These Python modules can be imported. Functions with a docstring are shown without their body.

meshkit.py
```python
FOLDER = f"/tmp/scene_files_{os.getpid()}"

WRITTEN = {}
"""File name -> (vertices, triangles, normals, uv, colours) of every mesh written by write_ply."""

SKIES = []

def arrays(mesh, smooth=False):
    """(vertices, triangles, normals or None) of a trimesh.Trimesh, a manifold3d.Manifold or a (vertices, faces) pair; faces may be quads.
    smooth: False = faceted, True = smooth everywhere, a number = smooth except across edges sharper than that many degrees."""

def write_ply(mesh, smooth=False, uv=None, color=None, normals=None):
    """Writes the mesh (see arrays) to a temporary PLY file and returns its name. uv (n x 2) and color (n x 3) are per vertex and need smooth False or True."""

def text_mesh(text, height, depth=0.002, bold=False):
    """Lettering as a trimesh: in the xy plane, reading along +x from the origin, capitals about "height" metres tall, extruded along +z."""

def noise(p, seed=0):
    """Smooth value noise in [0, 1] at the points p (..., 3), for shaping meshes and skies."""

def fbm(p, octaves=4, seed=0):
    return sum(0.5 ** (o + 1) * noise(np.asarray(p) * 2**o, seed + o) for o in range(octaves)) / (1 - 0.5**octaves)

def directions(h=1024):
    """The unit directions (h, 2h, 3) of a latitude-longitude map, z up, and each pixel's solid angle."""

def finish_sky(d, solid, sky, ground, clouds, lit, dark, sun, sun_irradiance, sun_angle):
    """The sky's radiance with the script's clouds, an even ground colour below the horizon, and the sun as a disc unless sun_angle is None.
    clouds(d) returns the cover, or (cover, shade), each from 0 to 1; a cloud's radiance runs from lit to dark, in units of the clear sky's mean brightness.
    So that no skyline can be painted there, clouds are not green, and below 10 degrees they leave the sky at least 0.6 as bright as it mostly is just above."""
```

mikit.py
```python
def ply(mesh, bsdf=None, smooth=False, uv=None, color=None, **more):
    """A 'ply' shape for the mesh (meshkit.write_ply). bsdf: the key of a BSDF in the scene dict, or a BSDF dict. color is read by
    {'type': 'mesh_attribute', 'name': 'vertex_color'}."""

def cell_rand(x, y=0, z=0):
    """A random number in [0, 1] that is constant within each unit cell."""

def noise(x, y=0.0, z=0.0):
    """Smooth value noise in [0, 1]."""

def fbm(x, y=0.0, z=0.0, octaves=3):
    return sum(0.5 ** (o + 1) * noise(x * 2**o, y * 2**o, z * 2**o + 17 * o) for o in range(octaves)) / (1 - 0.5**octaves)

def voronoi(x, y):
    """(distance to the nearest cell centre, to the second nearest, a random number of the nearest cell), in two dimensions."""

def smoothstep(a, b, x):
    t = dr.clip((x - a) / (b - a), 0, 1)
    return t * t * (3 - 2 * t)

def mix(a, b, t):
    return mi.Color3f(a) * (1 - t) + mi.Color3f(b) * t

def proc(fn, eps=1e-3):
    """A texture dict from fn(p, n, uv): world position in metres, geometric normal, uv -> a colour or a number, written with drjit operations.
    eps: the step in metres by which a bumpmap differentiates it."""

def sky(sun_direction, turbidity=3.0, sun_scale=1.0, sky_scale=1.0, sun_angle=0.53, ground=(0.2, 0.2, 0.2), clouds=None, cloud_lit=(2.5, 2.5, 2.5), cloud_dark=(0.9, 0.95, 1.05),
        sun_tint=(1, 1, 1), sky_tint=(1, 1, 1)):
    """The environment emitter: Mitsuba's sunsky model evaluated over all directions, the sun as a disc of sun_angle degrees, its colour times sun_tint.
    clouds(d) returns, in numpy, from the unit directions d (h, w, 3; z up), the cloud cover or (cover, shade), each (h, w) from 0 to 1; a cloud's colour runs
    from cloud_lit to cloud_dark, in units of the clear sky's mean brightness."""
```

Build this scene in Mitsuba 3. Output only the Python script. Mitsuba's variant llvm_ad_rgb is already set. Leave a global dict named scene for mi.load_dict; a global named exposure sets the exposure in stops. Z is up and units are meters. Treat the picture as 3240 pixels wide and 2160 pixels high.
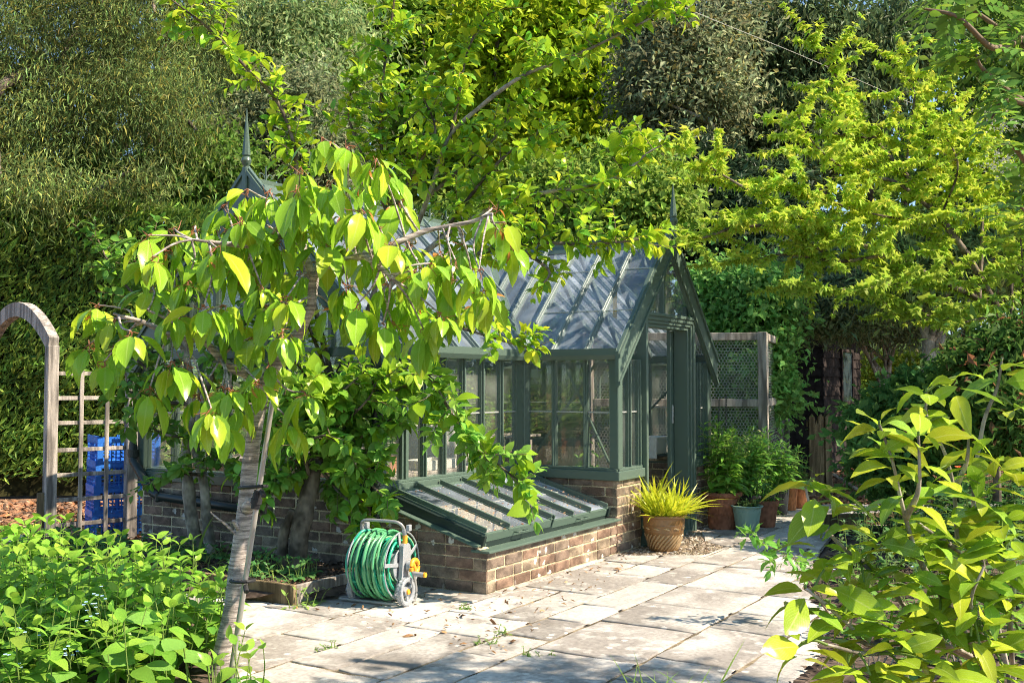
import math, random
import numpy as np, trimesh, drjit as dr
import mitsuba as mi, mikit, meshkit
from shapely.geometry import Polygon, box as sbox
from scipy.spatial import ConvexHull
T = mi.ScalarTransform4f
rng = np.random.default_rng(7)
random.seed(7)

# ---------------------------------------------------------------- camera, sky, exposure
EYE, PITCH, FPX = 1.37, math.radians(2.31), 3300.0          # focal length in pixels of a 3240 px wide picture
CAM = np.array([0, 0, EYE])
FWD = np.array([0, math.cos(PITCH), math.sin(PITCH)]); UPV = np.array([0, -math.sin(PITCH), math.cos(PITCH)])
scene = {
    'camera': {'type': 'perspective', 'fov': math.degrees(2 * math.atan(1620 / FPX)), 'fov_axis': 'x', 'near_clip': 0.05, 'far_clip': 500.0,
               'to_world': T().look_at(origin=CAM.tolist(), target=(CAM + FWD).tolist(), up=[0, 0, 1])},
    'sky': mikit.sky([0.69, -0.17, 0.72], turbidity=3.0, sky_scale=1.0, ground=(0.12, 0.15, 0.07), sun_tint=(.97, 1.0, 1.07)),
}
exposure = 2.8
labels = {}

# ---------------------------------------------------------------- helpers
def A3(*v): return np.array(v, float)
def at(x, y, d):
    """The point at depth d seen at (x, y) of the photograph (2352 px wide)."""
    x, y = x * 3240 / 2352, y * 3240 / 2352
    return CAM + d * (FWD + A3(1, 0, 0) * (x - 1620) / FPX - UPV * (y - 1080) / FPX)
def ground(x, y, z=0.0):
    x, y = x * 3240 / 2352, y * 3240 / 2352
    r = FWD + A3(1, 0, 0) * (x - 1620) / FPX - UPV * (y - 1080) / FPX
    return CAM + r * (z - EYE) / r[2]
def seen(P):
    v = np.atleast_2d(P) - CAM; z = v @ FWD; z = np.where(z > .05, z, .05)
    return (1620 + FPX * v[:, 0] / z) * 2352 / 3240, (1080 - FPX * (v @ UPV) / z) * 2352 / 3240, z
TH = math.radians(31.7)
BV = A3(math.sin(TH), math.cos(TH), 0); AV = A3(-math.cos(TH), math.sin(TH), 0)
ORG = A3(-0.162, 6.843, 0)
GM = np.stack([BV, AV, A3(0, 0, 1)], 1)
def L(s, t, z=0.0): return ORG + BV * s + AV * t + A3(0, 0, z)
def G(m):
    """Greenhouse coordinates (s along the front, t away from it) to the world."""
    m = m.copy(); m.vertices = ORG + np.asarray(m.vertices) @ GM.T; return m
_used = {}
def numbered(k):
    n = _used.get(k, 0); _used[k] = n + 1
    return k if n == 0 else f'{k}_{n:03d}'
def tag(k, label=None, cat=None, group=None, kind=None):
    d = {a: b for a, b in (('label', label), ('category', cat), ('group', group), ('kind', kind)) if b}
    if d: labels[k] = d
    return k
_kept = set()
def keep(k): k = numbered(k); _kept.add(k); return k                      # a key to be used by the next put()
def thing(name, label, cat, group=None): return tag(keep(name), label, cat, group)
def new_key(k):
    if k in _kept and k not in scene: return k
    return numbered(k)
def put(key, mesh, bsdf, smooth=False, **kw):
    key = new_key(key)
    if isinstance(mesh, list): mesh = cat(mesh)
    if bsdf in MATTE:
        if smooth is not False and smooth is not True: mesh = trimesh.graph.smooth_shade(mesh, angle=math.radians(smooth), facet_minarea=None); smooth = True
        kw['uv'] = matte_uv(bsdf, len(mesh.vertices)); bsdf = 'matte'
    scene[key] = mikit.ply(mesh, bsdf, smooth=smooth, **kw)
    return key
def cat(ms):
    ms = [m for m in ms if m is not None]
    return trimesh.util.concatenate(ms) if len(ms) > 1 else ms[0]
def TM(v, f): return trimesh.Trimesh(np.asarray(v, float), np.asarray(f, int), process=False)
def bx(x0, x1, y0, y1, z0, z1):
    v = np.array([[x, y, z] for x in (x0, x1) for y in (y0, y1) for z in (z0, z1)], float)
    f = [[0, 1, 3], [0, 3, 2], [4, 6, 7], [4, 7, 5], [0, 4, 5], [0, 5, 1], [2, 3, 7], [2, 7, 6], [0, 2, 6], [0, 6, 4], [1, 5, 7], [1, 7, 3]]
    return TM(v, f)
_CB = None
def cbox(x0, x1, y0, y1, z0, z1, c=.004):
    """A box with chamfered edges (44 triangles)."""
    global _CB
    lo, hi = A3(x0, y0, z0), A3(x1, y1, z1)
    c = min(c, .3 * float((hi - lo).min()))
    sg = np.array([[i, j, k] for i in (-1, 1) for j in (-1, 1) for k in (-1, 1)], float)
    def pts(h, c): return np.concatenate([sg * (h - c * (1 - e)) for e in np.eye(3)])
    if _CB is None:
        p = pts(np.ones(3), .2); h = ConvexHull(p); f = h.simplices.copy()
        n = np.cross(p[f[:, 1]] - p[f[:, 0]], p[f[:, 2]] - p[f[:, 0]])
        bad = (n * p[f].mean(1)).sum(1) < 0; f[bad] = f[bad][:, ::-1]; _CB = f
    return TM(pts((hi - lo) / 2, c) + (lo + hi) / 2, _CB)
def beam(p, q, w, h, up=(0, 0, 1), c=.003, o=0.0):
    """A bar from p to q, w wide and h deep along up; o lifts it along up."""
    p, q = A3(*p), A3(*q); d = q - p; n = np.linalg.norm(d); d = d / n
    s = np.cross(d, A3(*up)); s /= np.linalg.norm(s); u = np.cross(s, d)
    m = cbox(0, n, -w / 2, w / 2, -h / 2 + o, h / 2 + o, c)
    m.vertices = p + np.asarray(m.vertices) @ np.stack([d, s, u])
    return m
def prism(poly, a0, a1, axis):
    """Extrudes a polygon: axis 's' maps (x, y) to (t, z), 't' to (s, z), 'z' to (s, t)."""
    p = np.asarray(poly, float); n = len(p)
    if axis == 's': f = lambda a: np.stack([np.full(n, a), p[:, 0], p[:, 1]], 1)
    elif axis == 't': f = lambda a: np.stack([p[:, 0], np.full(n, a), p[:, 1]], 1)
    else: f = lambda a: np.stack([p[:, 0], p[:, 1], np.full(n, a)], 1)
    v = np.vstack([f(a0), f(a1)])
    F = [[0, i, i + 1] for i in range(1, n - 1)] + [[n, n + i + 1, n + i] for i in range(1, n - 1)]
    for i in range(n): j = (i + 1) % n; F += [[i, i + n, j + n], [i, j + n, j]]
    m = TM(v, F)
    if m.volume < 0: m.invert()
    return m
def curve(pts, n=8):
    """Catmull-Rom through the points."""
    p = np.asarray(pts, float)
    if len(p) == 2: return p[0] + np.linspace(0, 1, n + 1)[:, None] * (p[1] - p[0])
    q = np.vstack([2 * p[0] - p[1], p, 2 * p[-1] - p[-2]]); out = []
    for i in range(1, len(q) - 2):
        t = np.linspace(0, 1, n, endpoint=False)[:, None]
        a, b, c, d = q[i - 1], q[i], q[i + 1], q[i + 2]
        out.append(.5 * (2 * b + (c - a) * t + (2 * a - 5 * b + 4 * c - d) * t * t + (3 * b - a - 3 * c + d) * t ** 3))
    return np.vstack(out + [p[-1:]])
def tube(pts, r, sides=6, cap=True):
    p = np.asarray(pts, float); r = np.broadcast_to(r, (len(p),)).astype(float)
    t = np.gradient(p, axis=0); t /= np.linalg.norm(t, axis=1, keepdims=True) + 1e-12
    ref = A3(0, 0, 1) if abs(t[:, 2]).mean() < .8 else A3(1, 0, 0)
    a = np.cross(t, ref); a /= np.linalg.norm(a, axis=1, keepdims=True) + 1e-9; b = np.cross(t, a)
    g = np.arange(sides) * 2 * np.pi / sides
    v = (p[:, None] + r[:, None, None] * (np.cos(g)[None, :, None] * a[:, None] + np.sin(g)[None, :, None] * b[:, None])).reshape(-1, 3)
    i, j = np.meshgrid(np.arange(len(p) - 1), np.arange(sides), indexing='ij')
    q = np.stack([i * sides + j, (i + 1) * sides + j, (i + 1) * sides + (j + 1) % sides, i * sides + (j + 1) % sides], -1).reshape(-1, 4)
    f = np.vstack([q[:, [0, 1, 2]], q[:, [0, 2, 3]]])
    if cap:
        k = len(v); v = np.vstack([v, p[0], p[-1]]); e = (len(p) - 1) * sides
        f = np.vstack([f] + [[[k, j, (j + 1) % sides], [k + 1, e + (j + 1) % sides, e + j]] for j in range(sides)])
    return TM(v, f)
def limb(pts, r0, r1, sides=7, n=6, rough=.0):
    c = curve(pts, n); r = np.linspace(r0, r1, len(c))
    if rough: r = r * (1 + rough * (meshkit.noise(c * 9) - .5))
    return tube(c, r, sides)
def lathe(prof, sides=40, center=(0, 0, 0)):
    p = np.asarray(prof, float); g = np.arange(sides) * 2 * np.pi / sides; n = len(p)
    v = np.stack([p[:, None, 0] * np.cos(g), p[:, None, 0] * np.sin(g), np.broadcast_to(p[:, None, 1], (n, sides))], -1).reshape(-1, 3)
    i, j = np.meshgrid(np.arange(n - 1), np.arange(sides), indexing='ij')
    q = np.stack([i * sides + j, i * sides + (j + 1) % sides, (i + 1) * sides + (j + 1) % sides, (i + 1) * sides + j], -1).reshape(-1, 4)
    return TM(v + A3(*center), np.vstack([q[:, [0, 1, 2]], q[:, [0, 2, 3]]]))

# ---------------------------------------------------------------- materials
def rgb(*c): return {'type': 'rgb', 'value': list(c)}
def pbr(col, rough=.6, **kw): return {'type': 'twosided', 'bsdf': {'type': 'principled', 'base_color': col if isinstance(col, dict) else rgb(*col), 'roughness': rough, **kw}}
VC = {'type': 'mesh_attribute', 'name': 'vertex_color'}
fbm, noise, mix, sst, crand = mikit.fbm, mikit.noise, mikit.mix, mikit.smoothstep, mikit.cell_rand
# a leaf's own colour rides in its uv, so that all leaves of a kind share one material
def pack(C): C = np.atleast_2d(C); return np.column_stack([np.round(C[:, 0] * 250) + .005 + .99 * np.clip(C[:, 1], 0, 1), C[:, 2]])
def f_own(p, n, uv): R = dr.floor(uv.x); return mi.Color3f(R / 250, (uv.x - R - .005) / .99, uv.y)
OWN = mikit.proc(f_own)
def leafmat(trans, gloss, rough=.3, col=OWN):
    return {'type': 'blendbsdf', 'weight': gloss,
            'a': {'type': 'principledthin', 'base_color': col, 'roughness': .5, 'diff_trans': trans, 'spec_trans': 0.0},
            'b': {'type': 'twosided', 'bsdf': {'type': 'principled', 'base_color': col, 'roughness': rough, 'specular': .55}}}
# big leaves with veins: uv.x is the place across the leaf plus 4 times the tone's number, uv.y runs along the leaf
VEIN = [([.30, .55, .03], [.46, .64, .14], 44, .34), ([.22, .43, .03], [.38, .55, .12], 44, .34), ([.44, .60, .03], [.55, .66, .14], 44, .34),
        ([.34, .50, .03], [.50, .60, .15], 30, .55), ([.22, .40, .035], [.40, .54, .13], 30, .55), ([.42, .50, .03], [.56, .60, .16], 30, .55)]
def f_vein(p, n, uv):
    k = dr.floor((uv.x + 2) / 4); x = dr.abs(uv.x - 4 * k)
    a, b, fr, sl = mi.Color3f(VEIN[0][0]), mi.Color3f(VEIN[0][1]), mi.Float(44), mi.Float(.34)
    for i, (c, d, e, g) in enumerate(VEIN[1:], 1):
        m = k == i; a = dr.select(m, mi.Color3f(c), a); b = dr.select(m, mi.Color3f(d), b); fr = dr.select(m, e, fr); sl = dr.select(m, g, sl)
    w = dr.maximum(sst(.10, .0, x) * .8, sst(.30, .0, dr.abs(dr.sin((uv.y - x * sl) * fr))) * .65)
    return mix(a * (.72 + .5 * noise(p.x * 9, p.y * 9, p.z * 9)), b, w)
scene['leaf'] = leafmat(1.15, .30, .32)
scene['leaf_soft'] = leafmat(1.05, .12, .45)
scene['leaf_dull'] = leafmat(.6, .2, .42)
scene['vein_leaf'] = leafmat(1.0, .46, .23, mikit.proc(f_vein))
# matte things share one material: uv carries the colour, how dark its grain is and the kind of grain
MATTE = {  # colour, dark share 0-9 of the colour in the grain, grain: 0 even, 1 upright wood, 2 rings, 3 coarse
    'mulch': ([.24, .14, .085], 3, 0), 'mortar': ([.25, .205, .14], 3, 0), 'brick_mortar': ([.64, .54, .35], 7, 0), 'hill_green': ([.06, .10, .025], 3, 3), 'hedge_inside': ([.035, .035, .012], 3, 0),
    'grey_wood': ([.44, .40, .35], 4, 1), 'brown_wood': ([.26, .20, .115], 4, 1), 'bark': ([.22, .18, .14], 3, 0), 'pale_bark': ([.42, .38, .31], 4, 0), 'cherry_bark': ([.54, .47, .42], 4, 2), 'dark_soil': ([.05, .042, .034], 4, 0), 'soil': ([.12, .09, .07], 3, 0),
    'shed_black': ([.055, .045, .042], 5, 0), 'terracotta': ([.38, .16, .09], 6, 0), 'orange_terracotta': ([.55, .22, .095], 7, 0)}
def f_matte(p, n, uv):
    R = dr.floor(uv.x); K = dr.floor(uv.y); t = dr.floor(K / 10 + .01); k = K - t * 10
    c = mi.Color3f(R / 250, (uv.x - R - .005) / .99, (uv.y - K - .005) / .99)
    sh = dr.select(t == 0, 11.0, dr.select(t == 1, 26.0, dr.select(t == 2, 12.0, 1.0))); sv = dr.select(t == 0, 9.0, dr.select(t == 1, 2.4, dr.select(t == 2, 105.0, 1.0)))
    f = fbm(p.x * sh, p.y * sh, p.z * sv, 4); g = noise(p.x * sh * 6, p.y * sh * 6, p.z * sv * 3)
    return mix(c, c * (k * .1), sst(.32, .68, f)) * (.7 + .6 * g)
scene['matte'] = pbr(mikit.proc(f_matte), .9, specular=.12)
def matte_uv(name, n):
    c, k, t = MATTE[name]
    return np.repeat([[round(c[0] * 250) + .005 + .99 * c[1], t * 10 + k + .005 + .99 * c[2]]], n, 0)
def f_slab(p, n, uv):
    c = uv.x
    a = fbm(p.x * 2.3 + c * 50, p.y * 2.3, 3.0, 4); b = fbm(p.x * 13, p.y * 13, 4.0, 3)
    col = mix([.44, .42, .38], [.26, .24, .215], sst(.36, .68, a))
    col = mix(col, [.55, .53, .485], sst(.5, .8, b) * .6)
    col = mix(col, [.14, .12, .098], sst(.62, .8, noise(p.x * 5.1 + 40, p.y * 5.1, 8.0) * .5 + b * .5) * .6)
    col = col * (.80 + .28 * c) * (.82 + .36 * noise(p.x * 70, p.y * 70, 1.0))
    d1, _, r = mikit.voronoi(p.x * 7, p.y * 7)
    return mix(col, [.60, .59, .54], sst(.16, .08, d1) * dr.select(r > .8, 1.0, 0.0) * .7)
scene['slab'] = pbr(mikit.proc(f_slab), .85, specular=.2)
def f_brick(p, n, uv):
    a = fbm(p.x * 14, p.y * 14, p.z * 14, 3); g = noise(p.x * 130, p.y * 130, p.z * 130); c = uv.x
    col = mix(mix([.30, .20, .145], [.24, .185, .145], sst(.3, .6, c)), [.36, .285, .205], sst(.7, .9, c))
    col = mix(col, col * .5, sst(.3, .7, a)) * (.75 + .5 * g)
    u = p.x * float(BV[0] + AV[0]) + p.y * float(BV[1] + AV[1])
    d1, _, r = mikit.voronoi(u * 13 + .35 * noise(u * 60, p.z * 60, 1.0), p.z * 13 + .35 * noise(u * 60, p.z * 60, 5.0))
    spot = sst(.30, .22, d1) * dr.select(r > .80, 1.0, 0.0) * sst(.40, .6, noise(u * 2.2, p.z * 3, 4.0))
    return mix(col, [.70, .68, .62], spot * .85)
scene['brick'] = pbr(mikit.proc(f_brick), .9, specular=.15)
scene['glass'] = {'type': 'blendbsdf', 'weight': mikit.proc(lambda p, n, uv: (.04 + .14 * sst(.42, .8, fbm(p.x * 3, p.y * 3, p.z * 3, 3)))),
                  'a': {'type': 'thindielectric', 'int_ior': 1.52}, 'b': pbr((.55, .62, .56), .8)}
scene['dusty_sky_tint_glass'] = {'type': 'blendbsdf', 'weight': mikit.proc(lambda p, n, uv: (.17 + .26 * sst(.4, .75, fbm(p.x * 4, p.y * 4, p.z * 4, 3)))),
                        'a': {'type': 'thindielectric', 'int_ior': 1.52}, 'b': pbr((.50, .60, .72), .7)}  # dust film, its blue standing in for sky reflected in the panes
scene['green_paint'] = pbr((.092, .138, .110), .30, specular=.5)
scene['sky_glare_paint'] = pbr((.17, .225, .215), .28, specular=.6)  # the frame paint lightened to imitate sky glare on the roof bars
scene['dark_green'] = pbr((.018, .03, .027), .4)
scene['alloy'] = pbr((.5, .52, .5), .4, metallic=.4)
scene['twig'] = pbr((.20, .15, .10), .8, specular=.2)
scene['green_stem'] = pbr((.16, .24, .05), .6, specular=.3)
scene['chips'] = pbr(OWN, .9, specular=.12)
scene['plain'] = pbr(OWN, .5, specular=.4)
scene['glazed'] = pbr((.22, .115, .04), .16, specular=.6, clearcoat=.6)
scene['glazed_pale'] = pbr((.42, .30, .16), .25, specular=.5)
scene['celadon'] = pbr((.24, .37, .30), .35, specular=.5)
scene['black_plastic'] = pbr((.025, .028, .03), .45)
scene['window_dark'] = {'type': 'blendbsdf', 'weight': .5, 'a': {'type': 'thindielectric', 'int_ior': 1.5}, 'b': pbr((.06, .10, .12), .1, specular=.8)}
scene['blue_plastic'] = pbr((.03, .17, .62), .4)
scene['hose_green'] = pbr(VC, .28, specular=.6)
scene['grey_plastic'] = pbr((.30, .32, .34), .38)
scene['tube_metal'] = pbr((.34, .34, .33), .4, metallic=.3)
scene['yellow_plastic'] = pbr((.75, .36, .03), .4)
scene['orange_plastic'] = pbr((.75, .14, .02), .4)
scene['pink_plastic'] = pbr((.75, .2, .3), .4)
scene['rubber'] = pbr((.02, .02, .022), .6)
scene['stake_metal'] = pbr((.46, .44, .40), .35, metallic=.5)
scene['wire'] = pbr((.48, .48, .46), .5)
scene['yellow_card'] = pbr((.85, .55, .02), .6)
scene['pale_board'] = pbr((.55, .55, .48), .7)

# ---------------------------------------------------------------- foliage machinery
def leaf_tpl(rows=3, w=.5, fold=.25, droop=.3, wav=0.0, peak=.45, ser=0.0):
    """A leaf of length 1 along +y: triangles 4 * rows. Returns (v, f, uv)."""
    y = np.linspace(0, 1, rows + 2)[1:-1]
    hw = w / 2 * np.clip(np.sin(np.pi * y ** (math.log(.5) / math.log(peak))), 0, 1) ** .85
    zz = lambda q: -droop * q ** 2 * (.6 + .4 * q)
    v = [[0, 0, 0]]; uv = [[0, 0]]
    for i, (a, b) in enumerate(zip(y, hw)):
        k = wav * (1 if i % 2 else -1); b2 = b * (1 + ser * (1 if i % 2 else -1))
        v += [[-b2, a, zz(a) + fold * b + k], [0, a, zz(a)], [b2, a, zz(a) + fold * b - k]]
        uv += [[-1, a], [0, a], [1, a]]
    v += [[0, 1, zz(1)]]; uv += [[0, 1]]
    f = [[0, 2, 1], [0, 3, 2]]
    for i in range(rows - 1):
        o = 1 + 3 * i; f += [[o, o + 1, o + 4], [o, o + 4, o + 3], [o + 1, o + 2, o + 5], [o + 1, o + 5, o + 4]]
    o = 1 + 3 * (rows - 1); e = o + 3; f += [[o, o + 1, e], [o + 1, o + 2, e]]
    return np.array(v, float), np.array(f), np.array(uv, float)
def quad_tpl(w=.5, fold=.2):
    return np.array([[0, 0, 0], [-w / 2, .5, fold * w], [0, 1, -.1], [w / 2, .5, fold * w]], float), np.array([[0, 2, 1], [0, 3, 2]]), None
def star_tpl(lobes=5, inner=.32, spread=130, droop=.35):
    v = [[0, 0, 0]]; g = np.radians(np.linspace(-spread, spread, 2 * lobes - 1) / 1.0)
    for i, q in enumerate(g):
        r = (1.0 - .35 * abs(q) / math.radians(spread)) if i % 2 == 0 else inner
        v.append([r * math.sin(q), r * math.cos(q), -droop * r * r])
    f = [[0, i, i + 1] for i in range(1, len(g))]
    return np.array(v, float), np.array(f), None
def unit(v): return v / (np.linalg.norm(v, axis=-1, keepdims=True) + 1e-12)
def frames(D, N):
    y = unit(D); z = unit(N - (N * y).sum(-1, keepdims=True) * y); x = np.cross(y, z)
    return np.stack([x, y, z], -1)                       # columns
def scatter(tpl, P, D, N, S, C):
    v, f, _ = tpl; R = frames(D, N); n = len(P)
    V = P[:, None] + np.einsum('nij,kj->nki', R, v) * S[:, None, None]
    F = f[None] + (np.arange(n) * len(v))[:, None, None]
    return V.reshape(-1, 3), F.reshape(-1, 3), np.repeat(C, len(v), 0)
def foliage(key, sets, bsdf='leaf', kind='stuff', label=None, smooth=False):
    """sets: outputs of scatter. One mesh."""
    o, V, F, Cc = 0, [], [], []
    for v, f, c in sets: V.append(v); F.append(f + o); Cc.append(c); o += len(v)
    key = new_key(key)
    scene[key] = mikit.ply((np.vstack(V), np.vstack(F)), bsdf, smooth=smooth, uv=pack(np.clip(np.vstack(Cc), 0, 1)))
    tag(key, label, None, None, kind); return key
def rnd(n, *s): return rng.normal(size=(n, *s)) if s else rng.normal(size=n)
LEAF_GAIN = 1.6
def colors(n, base, var=.18, hue=.12, alts=()):
    """Per leaf albedo round a base colour."""
    c = np.repeat(np.atleast_2d(base).astype(float), n, 0) * LEAF_GAIN
    for a, p in alts: c[rng.random(n) < p] = np.array(a) * LEAF_GAIN
    c = c * np.exp(var * rnd(n))[:, None]; c[:, 0] *= np.exp(hue * rnd(n))
    return np.clip(c, .004, .75)
def leafset(owner, tpls, P, D, N, S, C, nparts, bsdf='leaf', part='leaf', ncol=6):
    """The nparts leaves that show largest become parts (shared ply dicts), the rest one part of kind stuff."""
    x, y, z = seen(P); inside = (x > -40) & (x < 2392) & (y > -40) & (y < 1608)
    big = np.where(inside, S / z, 0); order = np.argsort(-big); pick = order[:nparts]
    if nparts:
        pal = C[rng.choice(len(C), ncol)]; vs = []
        for t in tpls:
            for c in pal: vs.append(mikit.ply((t[0], t[1]), bsdf, smooth=True, uv=np.repeat(pack(c), len(t[0]), 0)))
        R = frames(D, N)
        for i in pick:
            near = int(np.argmin(((pal - C[i]) ** 2).sum(1))); M = np.eye(4)
            M[:3, :3] = R[i] * S[i]; M[:3, 3] = P[i]
            scene[numbered(f'{owner}__{part}')] = {**vs[(i % len(tpls)) * ncol + near], 'to_world': T(M)}
    rest = np.ones(len(P), bool); rest[pick] = False
    if rest.any():
        idx = np.where(rest)[0]; k = np.arange(len(idx)) % len(tpls)
        foliage(f'{owner}__foliage', [scatter(t, P[idx[k == j]], D[idx[k == j]], N[idx[k == j]], S[idx[k == j]], C[idx[k == j]]) for j, t in enumerate(tpls)], bsdf, smooth=len(tpls[0][0]) > 5)
def crown_points(blobs, nclump, per, rc, shell=.55, flat=.6, hang=0.0):
    """Clumps of leaves through ellipsoids: positions, the clump's outward direction, the clump's number."""
    vol = np.array([np.prod(r) ** (2 / 3) for _, r in blobs]); vol /= vol.sum()
    P, O, K = [], [], []
    for k in range(nclump):
        c, r = blobs[rng.choice(len(blobs), p=vol)]
        u = unit(rnd(3)); q = (shell + (1 - shell) * rng.random()) if rng.random() < .8 else rng.random()
        cc = A3(*c) + u * A3(*r) * q
        n = max(3, int(per * (.5 + rng.random())))
        bough = unit(rnd(3) * A3(1, 1, .25)); off = rnd(n, 3) * rc * (.6 + .8 * rng.random()) * A3(1, 1, flat)
        if hang > .5: off = off * A3(.5, .5, .35) + bough * (rnd(n) * rc * 1.5)[:, None] - A3(0, 0, 1) * (abs(rnd(n)) * rc * 1.1 * hang)[:, None]
        P.append(cc + off); O.append(np.repeat(u[None], n, 0)); K.append(np.full(n, k))
    return np.vstack(P), np.vstack(O), np.concatenate(K)
def crown(key, blobs, nclump, per, rc, size, base, w=.55, shell=.55, flat=.6, hang=0.0, var=.16, cvar=.2, bsdf='leaf_soft', alts=(), up=.7, out=.5, tpl=None):
    P, O, K = crown_points(blobs, nclump, per, rc, shell, flat, hang); n = len(P)
    N = O * out + A3(0, 0, up) + rnd(n, 3) * .55
    D = unit(rnd(n, 3) * .8 + O * .5 + A3(0, 0, -.25 - hang))
    C = colors(n, base, var, .1, alts) * np.exp(cvar * rnd(nclump))[K][:, None]
    return foliage(key, [scatter(tpl or quad_tpl(w), P, D, N, size * np.exp(.25 * rnd(n)), C)], bsdf)
def tree(name, label, base, trunk, r, blobs, crownargs, limbs=0, bark='bark', cat_='tree', group=None):
    """trunk: points from the foot up. Limbs run from the trunk to the crown's blobs."""
    o = thing(name, label, cat_, group)
    ms = [limb(trunk, r, r * .35, 8, 5, .3)]; tr = curve(trunk, 6)
    for k in range(limbs):
        c, rr = blobs[k % len(blobs)]; a = tr[int(len(tr) * (.35 + .6 * rng.random())) - 1]
        e = A3(*c) + unit(rnd(3)) * A3(*rr) * .8; m = (a + e) / 2 + A3(0, 0, .12 * np.linalg.norm(e - a)) + rnd(3) * .1 * np.linalg.norm(e - a)
        ms.append(limb([a, m, e], r * .38, r * .06, 5, 5, .3))
    put(o + '__trunk', cat(ms), bark, smooth=True)
    crown(o + '__crown', blobs, **crownargs)
    return o

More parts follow.
